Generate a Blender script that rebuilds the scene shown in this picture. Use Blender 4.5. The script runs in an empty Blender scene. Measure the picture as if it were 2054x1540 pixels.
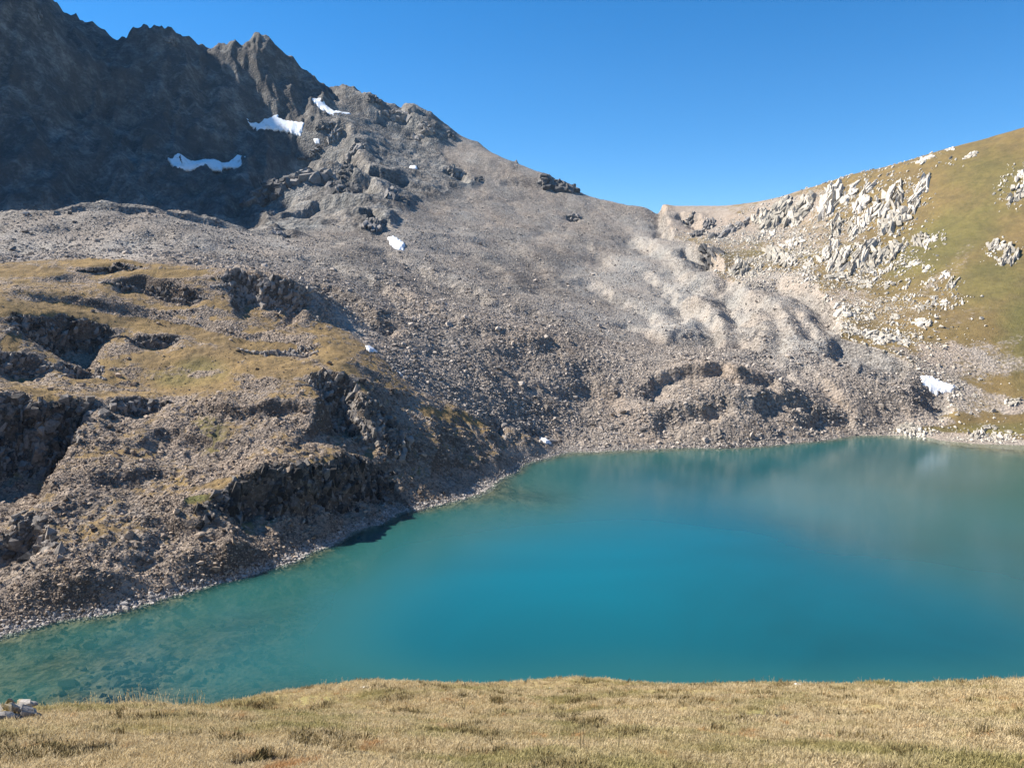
import bpy, bmesh, math, random
import numpy as np
from mathutils import Vector, Matrix

# ------------------------------------------------------------------ camera, sky, sun
S = bpy.context.scene
C = S.collection
F = 1552.0                      # focal length in photo pixels (2054 wide)
PITCH = math.radians(6.2)
HC = 60.0                       # eye above the lake
cam = bpy.data.cameras.new("camera")
cam.sensor_fit = 'HORIZONTAL'
cam.angle = 2 * math.atan(1027 / F)
cam.clip_start = 0.1
cam.clip_end = 20000
camo = bpy.data.objects.new("camera", cam)
C.objects.link(camo)
camo.location = (0, 0, HC)
camo.rotation_euler = (math.radians(90) - PITCH, 0, 0)
S.camera = camo

SUN_AZ = math.radians(-78)      # from the view axis (+Y), negative is to the left
SUN_EL = math.radians(41)
world = bpy.data.worlds.new("World")
S.world = world
world.use_nodes = True
wn = world.node_tree
wn.nodes.clear()
sky = wn.nodes.new('ShaderNodeTexSky')
sky.sky_type = 'NISHITA'
sky.sun_disc = False
sky.sun_elevation = SUN_EL
sky.sun_rotation = SUN_AZ
sky.altitude = 2500
sky.air_density = 1.0
sky.dust_density = 0.3
sky.ozone_density = 2.0
bg = wn.nodes.new('ShaderNodeBackground')
bg.inputs['Strength'].default_value = 0.088
wo = wn.nodes.new('ShaderNodeOutputWorld')
hs = wn.nodes.new('ShaderNodeHueSaturation')
hs.inputs['Saturation'].default_value = 1.4
hs.inputs['Hue'].default_value = 0.50
wn.links.new(sky.outputs[0], hs.inputs['Color'])
wn.links.new(hs.outputs[0], bg.inputs[0])
wn.links.new(bg.outputs[0], wo.inputs[0])

sun = bpy.data.lights.new("sun", 'SUN')
sun.energy = 4.8
sun.angle = math.radians(0.53)
sun.color = (1.0, 0.95, 0.87)
suno = bpy.data.objects.new("sun", sun)
C.objects.link(suno)
sd = Vector((math.sin(SUN_AZ) * math.cos(SUN_EL), math.cos(SUN_AZ) * math.cos(SUN_EL), math.sin(SUN_EL)))
suno.rotation_euler = sd.to_track_quat('Z', 'Y').to_euler()
suno.location = sd * 500
S.view_settings.view_transform = 'Standard'
S.view_settings.look = 'None'
S.view_settings.gamma = 1.0
S.view_settings.use_curve_mapping = False
S.view_settings.exposure = 1.1
S.render.engine = 'CYCLES'
S.cycles.max_bounces = 6
S.cycles.diffuse_bounces = 2
S.cycles.transparent_max_bounces = 8

rnd = random.Random(7)
RG = np.random.default_rng(11)

# ------------------------------------------------------------------ noise
_perm = RG.permutation(256).astype(np.int32)
_perm = np.concatenate([_perm, _perm])
_ang = RG.random(256) * 2 * np.pi
_gx, _gy = np.cos(_ang).astype(np.float32), np.sin(_ang).astype(np.float32)


def perlin(x, y):
    xi = np.floor(x).astype(np.int64)
    yi = np.floor(y).astype(np.int64)
    xf = (x - xi).astype(np.float32)
    yf = (y - yi).astype(np.float32)
    xi = (xi & 255).astype(np.int32)
    yi = (yi & 255).astype(np.int32)
    x1 = (xi + 1) & 255
    y1 = (yi + 1) & 255
    u = xf * xf * xf * (xf * (xf * 6 - 15) + 10)
    v = yf * yf * yf * (yf * (yf * 6 - 15) + 10)

    def g(ix, iy, dx, dy):
        h = _perm[_perm[ix] + iy]
        return _gx[h] * dx + _gy[h] * dy
    a = g(xi, yi, xf, yf)
    b = g(x1, yi, xf - 1, yf)
    c = g(xi, y1, xf, yf - 1)
    d = g(x1, y1, xf - 1, yf - 1)
    a = a + u * (b - a)
    c = c + u * (d - c)
    return (a + v * (c - a)) * 1.5


def fbm(x, y, wl, octs, seed=0, gain=0.5, mode='n', sp=None, lac=2.03):
    """fractal noise, first wavelength wl (metres); octaves finer than the mesh spacing sp fade out"""
    out = np.zeros(x.shape, np.float32)
    amp, tot = 1.0, 0.0
    for k in range(octs):
        ca, sa = math.cos(k * 1.3 + seed), math.sin(k * 1.3 + seed)
        n = perlin((x * ca - y * sa) / wl + seed * 17.3 + k * 5.1, (x * sa + y * ca) / wl - seed * 9.7 + k * 3.3)
        if mode == 'r':
            n = 1 - 2 * np.abs(n)
        elif mode == 'b':
            n = 2 * np.abs(n) - 0.6
        if sp is not None:
            n = n * np.clip((wl / sp - 1.5) / 2.0, 0, 1)
        out += amp * n
        tot += amp
        amp *= gain
        wl /= lac
    return out / tot


def sstep(a, b, x):
    t = np.clip((x - a) / (b - a), 0, 1)
    return t * t * (3 - 2 * t)


# ------------------------------------------------------------------ surveyed points: photo pixel + distance ahead -> place
cp, sp_ = math.cos(PITCH), math.sin(PITCH)


def place(px, py, D):
    X = (px - 1027) / F
    Yd = (py - 770) / F
    dy = cp - Yd * sp_
    dz = -sp_ - Yd * cp
    k = D / dy
    return X * k, D, HC + dz * k


def project(x, y, z):
    """world -> photo pixel"""
    zz = z - HC
    f = y * cp - zz * sp_
    u = y * sp_ + zz * cp
    f = np.where(f > 0.01, f, 0.01)
    return 1027 + F * x / f, 770 - F * u / f


def shore(px, py):
    X = (px - 1027) / F
    Yd = (py - 770) / F
    dy = cp - Yd * sp_
    dz = -sp_ - Yd * cp
    return (px, py, HC / -dz * dy)


PTS = []
SHORE = [(0, 1270), (130, 1240), (300, 1205), (450, 1165), (525, 1144), (600, 1120), (650, 1101), (700, 1080), (750, 1057), (800, 1035), (850, 1018), (900, 1005), (1000, 960),
         (1050, 930), (1130, 907), (1180, 905), (1300, 900), (1400, 898), (1500, 896), (1600, 887), (1720, 873), (1800, 873),
         (1880, 882), (1960, 890), (2054, 893), (2250, 900), (2600, 960)]
PTS += [shore(*s) for s in SHORE]
PTS += [  # left hillside
    (-500, 1400, 112), (-500, 1100, 150), (-500, 850, 190), (-500, 700, 225), (-500, 560, 280), (-500, 470, 420), (-500, 430, 520),
    (-200, 1150, 148), (-200, 1000, 168), (-200, 830, 195), (-200, 700, 222), (-200, 600, 255), (-200, 540, 285),
    (0, 1200, 142), (0, 1070, 158), (0, 1000, 172), (0, 930, 184), (0, 810, 200), (0, 740, 222), (0, 690, 232), (0, 640, 242), (0, 605, 252), (0, 570, 275), (0, 538, 292),
    (150, 1160, 147), (150, 1080, 160), (150, 980, 178), (150, 860, 202), (150, 800, 218), (150, 740, 238), (150, 690, 252), (150, 645, 262), (150, 610, 272), (150, 560, 292), (150, 522, 308),
    (300, 1130, 158), (300, 1060, 168), (300, 980, 184), (300, 900, 202), (300, 820, 222), (300, 790, 236), (300, 720, 254), (300, 660, 272), (300, 630, 281), (300, 590, 292), (300, 532, 310),
    (450, 1120, 164), (440, 1020, 178), (450, 940, 198), (450, 860, 216), (450, 790, 234), (450, 730, 254), (450, 680, 272), (450, 640, 286), (450, 605, 296), (450, 556, 310),
    (600, 1095, 180), (600, 960, 192), (600, 920, 206), (600, 840, 224), (600, 770, 242), (600, 720, 262), (600, 680, 280), (600, 640, 300), (600, 585, 309),
    (700, 1045, 197), (700, 935, 211), (700, 890, 225), (690, 790, 240), (700, 730, 262), (690, 690, 286),
    (800, 1000, 219), (800, 940, 231), (800, 890, 238), (790, 830, 252), (780, 780, 264),
    (900, 970, 236), (900, 900, 254), (880, 840, 270), (1000, 925, 268), (980, 870, 284),
    (1050, 900, 290),
    # gully between hillside and moraine
    (660, 640, 312), (700, 665, 306), (745, 703, 296), (800, 755, 284), (850, 788, 285), (930, 830, 288), (1000, 862, 294), (1090, 886, 303),
    # moraine, mound at the left
    (0, 515, 350), (0, 480, 390), (0, 437, 450), (150, 500, 370), (150, 460, 420), (200, 418, 480),
    (300, 515, 365), (300, 470, 420), (300, 427, 480), (450, 530, 375), (450, 490, 430), (450, 455, 500),
    (600, 560, 372), (600, 520, 430), (600, 485, 500), (560, 470, 560),
    # moraine, centre
    (750, 650, 330), (750, 600, 372), (750, 550, 430), (750, 500, 510), (750, 450, 600), (750, 400, 690),
    (900, 760, 306), (900, 720, 326), (900, 660, 358), (900, 600, 420), (900, 550, 500), (900, 500, 580), (900, 450, 680), (900, 400, 780), (900, 350, 880), (900, 300, 960), (900, 264, 1000),
    (1000, 820, 306), (1000, 740, 338), (1000, 660, 372), (1000, 610, 430), (1000, 550, 540), (1000, 500, 620), (1000, 440, 740), (1000, 380, 850), (1000, 313, 950),
    (1100, 870, 315), (1100, 800, 335), (1100, 740, 354), (1100, 685, 376), (1130, 650, 425), (1100, 600, 500), (1100, 550, 590), (1100, 500, 660), (1100, 450, 750), (1100, 400, 840), (1110, 362, 900),
    (1300, 870, 321), (1300, 820, 338), (1300, 770, 356), (1300, 728, 374), (1300, 700, 415), (1300, 670, 460), (1300, 640, 505), (1300, 600, 560), (1300, 550, 620), (1300, 500, 690), (1300, 450, 780), (1260, 413, 855),
    (1400, 850, 322), (1400, 790, 342), (1400, 745, 358), (1400, 700, 412), (1400, 650, 480), (1400, 600, 540), (1400, 550, 600), (1400, 500, 670), (1400, 450, 760), (1400, 416, 850),
    (1500, 850, 325), (1500, 800, 338), (1500, 760, 352), (1500, 735, 376), (1500, 700, 410), (1500, 640, 480), (1500, 600, 530), (1500, 550, 590), (1500, 500, 650), (1500, 450, 720), (1500, 412, 810),
    (1600, 850, 332), (1600, 800, 350), (1600, 760, 372), (1600, 700, 408), (1600, 640, 460), (1600, 590, 510), (1600, 500, 610), (1600, 440, 690), (1600, 385, 765),
    (1700, 860, 343), (1700, 830, 350), (1700, 780, 366), (1700, 720, 392), (1700, 690, 415), (1700, 640, 460), (1700, 600, 490), (1700, 500, 570), (1700, 400, 660), (1700, 353, 715),
    (1800, 850, 350), (1800, 820, 356), (1800, 770, 370), (1800, 720, 392), (1800, 640, 440), (1800, 560, 500), (1800, 480, 560), (1800, 400, 615), (1800, 330, 675),
    (1900, 868, 342), (1900, 835, 355), (1900, 790, 370), (1900, 740, 385), (1900, 680, 408), (1900, 600, 450), (1900, 500, 510), (1900, 400, 575), (1900, 300, 640),
    (2054, 882, 324), (2054, 855, 342), (2054, 790, 362), (2054, 700, 392), (2054, 600, 430), (2054, 500, 480), (2054, 400, 530), (2054, 300, 585), (2054, 257, 615),
    (2300, 882, 330), (2300, 700, 380), (2300, 500, 445), (2300, 300, 520), (2300, 160, 580),
    (2700, 800, 300), (2700, 500, 380), (2700, 200, 480), (2700, 50, 560),
    # shoulder and ridge in the centre left
    (740, 370, 740), (660, 335, 765), (600, 345, 760), (530, 385, 745), (490, 400, 730), (500, 440, 690), (600, 420, 700), (600, 450, 610),
    (760, 320, 860), (700, 300, 850), (650, 250, 900), (700, 230, 970), (760, 250, 975), (760, 197, 1030), (690, 182, 1050),
    (830, 340, 860), (830, 280, 960), (830, 225, 1010), (840, 400, 760),
    # dark face
    (0, 425, 600), (0, 350, 640), (0, 250, 690), (0, 120, 740), (0, 0, 790),
    (75, 180, 745), (70, 300, 680), (75, 30, 800), (150, 418, 640), (150, 300, 720), (150, 200, 790), (150, 92, 860),
    (215, 110, 900), (300, 412, 690), (300, 340, 735), (300, 260, 800), (300, 170, 860), (300, 88, 920), (345, 78, 940),
    (400, 103, 960), (450, 440, 680), (450, 370, 760), (450, 300, 820), (450, 220, 885), (450, 140, 950), (460, 95, 1010),
    (540, 80, 1030), (500, 88, 1035), (550, 130, 990), (560, 440, 640), (560, 330, 850), (560, 260, 910), (560, 190, 950), (620, 150, 1030), (620, 210, 965), (620, 300, 880),
    (-250, 420, 590), (-250, 250, 650),
    # foreground meadow
    (0, 1540, 5.6), (0, 1480, 7.2), (0, 1455, 8.6), (60, 1445, 9.4), (150, 1424, 10.2), (300, 1414, 11.4), (420, 1419, 12.2),
    (300, 1450, 8.2), (300, 1540, 5.2), (500, 1432, 12.5), (600, 1402, 19), (700, 1378, 24), (860, 1368, 27), (980, 1384, 27), (1060, 1377, 29), (1170, 1364, 30), (1300, 1380, 27),
    (1420, 1379, 24), (1540, 1374, 23), (1700, 1378, 22), (1860, 1383, 21), (2054, 1372, 20),
    (600, 1470, 8.0), (600, 1540, 5.2), (1000, 1440, 12), (1000, 1400, 19), (800, 1400, 17), (1000, 1490, 8), (1000, 1540, 5.4), (1400, 1420, 13), (1400, 1470, 8.8), (1400, 1540, 5.6),
    (1750, 1420, 12), (1750, 1480, 8.4), (1750, 1540, 5.8), (2054, 1420, 11.5), (2054, 1480, 8.0), (2054, 1540, 5.8),
    (-400, 1420, 11), (-400, 1540, 6), (2400, 1350, 18), (2400, 1450, 9),
]
EDGE = [p for p in PTS if 1350 < p[1] < 1436 and 9.5 < p[2] < 40 and p[0] > -100 and p not in ((1000, 1400, 19), (800, 1400, 17), (1750, 1420, 12), (2054, 1420, 11.5), (1400, 1420, 13))]
PTS += [(p[0], p[1] + 24, p[2] * 1.35) for p in EDGE]
ctl = []
for p in PTS:
    x, y, z = place(*p)
    r = math.hypot(x, y)
    ctl.append((math.atan2(x, y), math.log(r), (z - HC) / r))


def wp(deg, r, z):
    ctl.append((math.radians(deg), math.log(r), (z - HC) / r))


for deg in (-33, -22, -11, 0, 11, 22, 33, 45, -45):
    c = math.cos(math.radians(deg))
    wp(deg, 45 / c, HC - 31 / c)
    wp(deg, 75 / c, HC - 49.5 / c)
    wp(deg, 102 / c, 0.3)
    wp(deg, 112 / c, -2.2 if deg < -10 else -4)
for px, py, z in ((100, 1340, -1.8), (300, 1300, -2.2), (450, 1260, -2.4), (600, 1220, -3.2), (300, 1360, -2.0), (500, 1340, -3.0), (700, 1250, -6), (700, 1150, -4.5), (900, 1080, -6), (900, 1300, -12),
                 (1100, 1020, -4), (1100, 1000, -2.5), (1300, 960, -9), (1300, 1200, -14), (1600, 930, -8), (1600, 1100, -14), (1600, 1300, -13), (1900, 940, -7),
                 (1900, 1100, -12), (1900, 1300, -12)):
    a = shore(px, py)
    x, y, _ = place(*a)
    wp(math.degrees(math.atan2(x, y)), math.hypot(x, y), z)
for deg in range(-180, 181, 30):
    wp(deg, 1.0, HC - 1.72)
    wp(deg, 2.0, HC - 2.05)
    if abs(deg) > 60:
        wp(deg, 5, HC - 2.2)
        wp(deg, 15, HC - 3)
        wp(deg, 60, HC - 2)
        wp(deg, 200, HC + 25)
        wp(deg, 700, HC + (190 if deg < 0 else 120))
    wp(deg, 4500, -150)
for X, Y, z in ((-850, 600, 360), (-850, 700, 600), (-850, 780, 660), (-850, 870, 690), (-850, 950, 745), (-850, 1030, 785), (-850, 1120, 800), (-1150, 800, 480), (-1200, 1000, 520),
                (-650, 600, 260), (-650, 700, 440), (-680, 850, 560), (-720, 480, 200), (-1100, 600, 250)):  # unseen heights left of frame, raised to throw shade on the mountain face
    wp(math.degrees(math.atan2(X, Y)), math.hypot(X, Y), z)
for deg, r, z in ((-33, 1500, 150), (-22, 1600, 150), (-10, 1500, 120), (5, 1350, 60), (20, 1200, 60), (34, 1100, 60), (-25, 1200, 320),
                  (-12, 1200, 230), (6, 1000, 140), (15, 950, 120), (24, 900, 110), (33, 850, 140),
                  (-33, 620, 100), (-29, 630, 99), (-24, 620, 101), (-20.5, 640, 103), (-15.3, 880, 182)):
    wp(deg, r, z)
ctl = np.array(ctl)
# thin plate spline over (bearing, log distance)
P = ctl[:, :2]
n = len(P)


def tpsk(d2):
    return 0.5 * d2 * np.log(np.maximum(d2, 1e-12))


K = tpsk(((P[:, None] - P[None]) ** 2).sum(-1))
K[np.arange(n), np.arange(n)] += 2e-5
A = np.zeros((n + 3, n + 3))
A[:n, :n] = K
A[:n, n] = A[n, :n] = 1
A[:n, n + 1:] = P
A[n + 1:, :n] = P.T
sol = np.linalg.solve(A, np.concatenate([ctl[:, 2], [0, 0, 0]]))


def tps(t, l):
    out = np.empty(t.shape)
    tf, lf, of = t.ravel(), l.ravel(), out.reshape(-1)
    for i in range(0, len(tf), 20000):
        a, b = tf[i:i + 20000], lf[i:i + 20000]
        d2 = (a[:, None] - P[None, :, 0]) ** 2 + (b[:, None] - P[None, :, 1]) ** 2
        of[i:i + 20000] = tpsk(d2) @ sol[:n] + sol[n] + a * sol[n + 1] + b * sol[n + 2]
    return out


CT = np.concatenate([np.linspace(-math.pi, -0.75, 40)[:-1], np.linspace(-0.75, 0.75, 420), np.linspace(0.75, math.pi, 40)[1:]])
CL = np.concatenate([np.linspace(math.log(0.8), math.log(110), 150)[:-1], np.linspace(math.log(110), math.log(1300), 420), np.linspace(math.log(1300), math.log(7000), 20)[1:]])
WB = tps(*np.meshgrid(CT, CL, indexing='ij'))


def bilin(G, T, L, t, l):
    i = np.clip(np.searchsorted(T, t) - 1, 0, len(T) - 2)
    j = np.clip(np.searchsorted(L, l) - 1, 0, len(L) - 2)
    a = np.clip((t - T[i]) / (T[i + 1] - T[i]), 0, 1)
    b = np.clip((l - L[j]) / (L[j + 1] - L[j]), 0, 1)
    return (G[i, j] * (1 - a) + G[i + 1, j] * a) * (1 - b) + (G[i, j + 1] * (1 - a) + G[i + 1, j + 1] * a) * b


def raycast(pts, hf, rmin=3.0):
    """first point where the line through a photo pixel meets the ground"""
    px, py = np.array([p[0] for p in pts], float), np.array([p[1] for p in pts], float)
    X = (px - 1027) / F
    Yd = (py - 770) / F
    dy = cp - Yd * sp_
    dz = -sp_ - Yd * cp
    ys = np.exp(np.linspace(math.log(rmin), math.log(1500), 5000))
    k = ys[None] / dy[:, None]
    x = X[:, None] * k
    z = HC + dz[:, None] * k
    y = np.broadcast_to(ys[None], x.shape)
    h = hf(x, y)
    hit = z < h
    j = np.where(hit.any(1), hit.argmax(1), h.shape[1] - 1)
    i = np.arange(len(px))
    return x[i, j], y[i, j], h[i, j]


def hbase(x, y):
    r = np.hypot(x, y)
    return HC + r * bilin(WB, CT, CL, np.arctan2(x, y), np.log(np.maximum(r, 0.8)))


# ------------------------------------------------------------------ the polar survey grid
GT = np.concatenate([np.linspace(-math.pi, -0.66, 60)[:-1], np.linspace(-0.66, 0.66, 1060), np.linspace(0.66, math.pi, 60)[1:]])
GL = np.concatenate([np.linspace(math.log(0.8), math.log(4), 12)[:-1], np.linspace(math.log(4), math.log(34), 230)[:-1],
                     np.linspace(math.log(34), math.log(118), 46)[:-1],
                     np.linspace(math.log(118), math.log(430), 520)[:-1], np.linspace(math.log(430), math.log(1120), 270)[:-1],
                     np.linspace(math.log(1120), math.log(2600), 16)])
NT, NL = len(GT), len(GL)
TT, LL = np.meshgrid(GT, GL, indexing='ij')
R = np.exp(LL)
GX, GY = R * np.sin(TT), R * np.cos(TT)
W0 = bilin(WB, CT, CL, TT, LL)
Z = HC + R * W0
BPX, BPY = project(GX, GY, Z)
SPC = np.maximum(R * 0.0026, 0.01)


def segdist(x, y, a, b):
    dx, dy = b[0] - a[0], b[1] - a[1]
    L2 = dx * dx + dy * dy + 1e-9
    t = np.clip(((x - a[0]) * dx + (y - a[1]) * dy) / L2, 0, 1)
    qx, qy = x - a[0] - t * dx, y - a[1] - t * dy
    side = np.sign(dy * (x - a[0]) - dx * (y - a[1]))     # + on the right hand (towards the valley)
    return np.hypot(qx, qy), side, t


def stamp(line, h, w, L, wob=3.0, seed=1, up=0.5, edge=10, reach=1.0):
    """a step along a crest line: raises the uphill side, drops the downhill side"""
    xs, ys, _ = raycast(line, hbase)
    pad = 3 * L * reach + 10
    m = (GX > xs.min() - pad) & (GX < xs.max() + pad) & (GY > ys.min() - pad) & (GY < ys.max() + pad) & (np.abs(TT) < 0.8)
    x, y = GX[m], GY[m]
    wx = x + wob * fbm(x, y, 14, 4, seed, mode='n')
    wy = y + wob * fbm(x, y, 14, 4, seed + 5, mode='n')
    best = np.full(x.shape, 1e9)
    side = np.ones(x.shape)
    bperp = np.zeros(x.shape)
    end = np.ones(x.shape)
    cum = 0
    lens = [math.hypot(xs[i + 1] - xs[i], ys[i + 1] - ys[i]) for i in range(len(xs) - 1)]
    tot = sum(lens)
    for i in range(len(xs) - 1):
        d, s, t = segdist(wx, wy, (xs[i], ys[i]), (xs[i + 1], ys[i + 1]))
        u = cum + t * lens[i]
        e = sstep(0, edge, u) * sstep(0, edge, tot - u)
        ll_ = max(lens[i], 1e-6)
        pp = np.abs((ys[i + 1] - ys[i]) * (wx - xs[i]) - (xs[i + 1] - xs[i]) * (wy - ys[i])) / ll_
        c = (d < best - 1e-4) | ((np.abs(d - best) <= 1e-4) & (pp > bperp))
        bperp = np.where(c, pp, bperp)
        best = np.where(c, d, best)
        side = np.where(c, s, side)
        end = np.where(c, e, end)
        cum += lens[i]
    s = best * side
    sig = 1 / (1 + np.exp(np.clip(s / w, -30, 30)))       # 1 uphill, 0 downhill
    d = h * (sig - (1 - up)) * np.exp(-(best / np.where(s > 0, L * reach, L)) ** 1.5) * end
    if reach > 1:
        full = np.zeros(Z.shape)
        full[m] = d
        cols = np.nonzero(m.any(1))[0]
        a0, a1 = cols[0], cols[-1] + 1
        q = full[a0:a1]
        for _ in range(2):
            k = 4
            cs = np.cumsum(np.pad(q, ((k + 1, k), (0, 0)), mode='edge'), axis=0)
            q = (cs[2 * k + 1:] - cs[:-2 * k - 1]) / (2 * k + 1)
        Z[a0:a1] += q
    else:
        Z[m] += d
    return xs, ys


# hill cliffs, then moraine lobes   (crest line, height, sharpness, reach)
CLIFFS = [
    ([(425, 575), (470, 556), (530, 566), (580, 578), (622, 592), (640, 640)], 11, 0.8, 12),
    ([(205, 565), (280, 560), (335, 580), (420, 600)], 6, 0.7, 7),
    ([(15, 670), (60, 652), (130, 648), (200, 655), (255, 672)], 10, 0.7, 15),
    ([(255, 680), (310, 672), (375, 676)], 5, 0.6, 6),
    ([(-40, 722), (40, 722), (120, 740)], 6, 0.7, 11),
    ([(128, 760), (150, 738), (185, 742), (212, 765)], 6, 0.6, 5),
    ([(-60, 815), (40, 818), (95, 850), (130, 838), (165, 830), (190, 870)], 18, 1.0, 18),
    ([(205, 835), (260, 815), (345, 812)], 7, 0.7, 10),
    ([(600, 775), (650, 757), (690, 768), (715, 810), (740, 850), (780, 880)], 17, 1.0, 13),
    ([(400, 1040), (450, 1010), (520, 975), (600, 960), (700, 935), (765, 945), (800, 957)], 11, 0.8, 7),
    ([(-60, 1075), (50, 1068), (100, 1085), (130, 1110)], 12, 0.9, 13),
    ([(985, 830), (1005, 845), (1015, 885)], 5, 0.6, 5),
    ([(1040, 858), (1090, 866)], 4, 0.6, 4),
    ([(160, 545), (230, 533), (290, 535)], 3, 0.6, 5),
    ([(480, 690), (560, 690), (640, 700)], 3, 0.8, 6),
]
for i, (l, h, w, L) in enumerate(CLIFFS):
    stamp(l, h, w, L, seed=i + 2, edge=min(14, 1.3 * h), up=0.15, reach=1.0 if i in (9, 10, 11, 12) else 1.4)
HILLSTEPS = [
    ([(-40, 590), (120, 600), (300, 622), (460, 660), (600, 690), (690, 715)], 3.5, 1.2, 9), ([(340, 812), (470, 835), (560, 826), (640, 815)], 3.5, 0.8, 8),
    ([(250, 905), (340, 880), (450, 900), (560, 890)], 3, 0.9, 8), ([(150, 985), (260, 960), (380, 955)], 3.5, 0.8, 8), ([(560, 880), (620, 870), (690, 860)], 3, 0.7, 6),
    ([(250, 1060), (330, 1050), (400, 1075), (440, 1110)], 4.5, 0.9, 9), ([(200, 1130), (280, 1120), (350, 1140)], 3, 0.8, 6), ([(-40, 1000), (60, 990), (150, 1010)], 3, 0.9, 8),
    ([(700, 720), (790, 790), (860, 830)], 3, 1.2, 9), ([(60, 560), (150, 555), (230, 575)], 3, 0.8, 7), ([(300, 615), (400, 625), (480, 640)], 2.5, 0.8, 6), ([(830, 870), (900, 885), (960, 905)], 3, 1.2, 9),
    ([(560, 745), (640, 730), (700, 745)], 2.5, 0.7, 5), ([(850, 940), (900, 925), (960, 930)], 2.5, 1, 7),
]
for i, (l, h, w, L) in enumerate(HILLSTEPS):
    stamp(l, h, w, L, seed=i + 131, edge=12, up=0.3, reach=1.2)
LOBES = [
    ([(1060, 700), (1110, 682), (1160, 710)], 3.5, 2.2, 14), ([(1130, 760), (1180, 735), (1215, 745)], 3, 1.6, 9),
    ([(1280, 800), (1320, 760), (1380, 742), (1450, 738), (1478, 765)], 7, 1.0, 9),
    ([(1440, 760), (1500, 752), (1545, 768), (1565, 800)], 5.5, 1.0, 8), ([(1500, 815), (1560, 795), (1620, 800), (1640, 815)], 5, 1.2, 9),
    ([(1580, 835), (1650, 822), (1700, 840), (1720, 865)], 5, 1.2, 8), ([(1640, 760), (1680, 790), (1720, 840)], 5, 1.6, 9),
    ([(1650, 720), (1690, 695), (1760, 712), (1805, 745), (1800, 790)], 8, 2.5, 14),
    ([(1820, 775), (1880, 790), (1900, 815), (1880, 845)], 7, 2.0, 9), ([(1740, 800), (1790, 805), (1830, 840)], 4, 2, 8),
    ([(620, 565), (690, 590), (760, 640), (800, 650)], 9, 2.5, 13), ([(820, 520), (900, 560), (990, 600), (1060, 620), (1140, 650)], 9, 4.0, 22),
    ([(1360, 600), (1420, 620), (1450, 660), (1430, 690)], 8, 2.5, 16), ([(1330, 690), (1370, 660), (1440, 655)], 3, 2, 12),
    ([(1460, 560), (1500, 600), (1520, 650), (1510, 700)], 7, 2.5, 16), ([(1560, 560), (1640, 590), (1680, 640), (1670, 690)], 8, 2.5, 14),
    ([(1370, 500), (1420, 510), (1450, 545)], 12, 1.5, 14), ([(1260, 470), (1340, 510), (1400, 580), (1420, 600)], 6, 4, 20),
    ([(1000, 480), (1080, 520), (1120, 580), (1090, 600)], 5, 4, 20), ([(1300, 415), (1330, 440), (1345, 480)], 8, 1.5, 12),
    ([(1360, 430), (1400, 440), (1410, 460)], 9, 1.2, 9), ([(1100, 790), (1180, 770), (1260, 790)], 4, 1.5, 9),
    ([(1290, 860), (1380, 820), (1450, 800), (1480, 830)], 7, 1.5, 10), ([(960, 700), (1040, 690), (1110, 710)], 2.2, 2, 10),
    ([(700, 500), (780, 500), (860, 540)], 5, 4, 20), ([(200, 480), (320, 470), (430, 500)], 4, 4, 20), ([(60, 470), (140, 455), (220, 470)], 3, 3, 15),
    ([(490, 395), (560, 350), (640, 335), (740, 365), (760, 400)], 16, 2.0, 20), ([(560, 440), (640, 410), (740, 415)], 12, 2.0, 18),
    ([(720, 440), (745, 430), (775, 455)], 12, 1.2, 12), ([(720, 200), (760, 195), (820, 240), (870, 290)], 13, 3, 30),
    ([(880, 350), (930, 345), (940, 375)], 10, 1.2, 14), ([(1135, 432), (1165, 440)], 9, 1.0, 9), ([(500, 410), (540, 400), (600, 420)], 10, 1.5, 14),
    ([(650, 245), (690, 262), (720, 330)], 14, 3, 25), ([(780, 390), (810, 400)], 10, 1.5, 14), ([(610, 300), (680, 310), (740, 345), (830, 370)], 14, 2, 20),
    ([(1000, 360), (1100, 370), (1200, 395)], 7, 2, 16),
    ([(1180, 560), (1240, 600), (1300, 620), (1340, 660)], 4, 3, 16), ([(1290, 540), (1340, 570), (1380, 610), (1375, 650)], 4, 2.5, 14), ([(1240, 640), (1300, 660), (1350, 690)], 3, 2, 12),
    ([(1400, 560), (1470, 590), (1490, 640), (1485, 690)], 4, 2, 12), ([(1530, 600), (1570, 640), (1580, 690), (1560, 720)], 4, 2, 12), ([(1600, 620), (1640, 660), (1640, 700)], 3.5, 2, 10),
    ([(1480, 710), (1540, 715), (1580, 740), (1600, 770)], 3, 1.5, 9), ([(1560, 730), (1620, 740), (1650, 780)], 3, 1.5, 8), ([(940, 500), (1000, 540), (1030, 580)], 4, 3, 18),
    ([(860, 470), (960, 480), (1050, 500)], 4, 3, 18), ([(1080, 460), (1180, 490), (1240, 540)], 4, 3, 18), ([(620, 510), (720, 545), (800, 590), (860, 640)], 5, 2.5, 14),
    ([(760, 560), (840, 600), (920, 650), (1000, 670)], 4, 2, 12), ([(800, 680), (880, 700), (950, 740), (990, 800)], 2.6, 2.2, 12), ([(900, 640), (1000, 660), (1060, 700), (1080, 760)], 2.6, 2.2, 12),
]
for i, (l, h, w, L) in enumerate(LOBES):
    far = sum(p[1] for p in l) / len(l) < 705 and len(l) > 2 and l[0][0] > 1150
    stamp(l, h * (1.7 if far else 1.15), w * (0.8 if far else 1), L, wob=4 + 0.15 * L, seed=i + 31, edge=L * 0.8, up=0.3)

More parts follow.
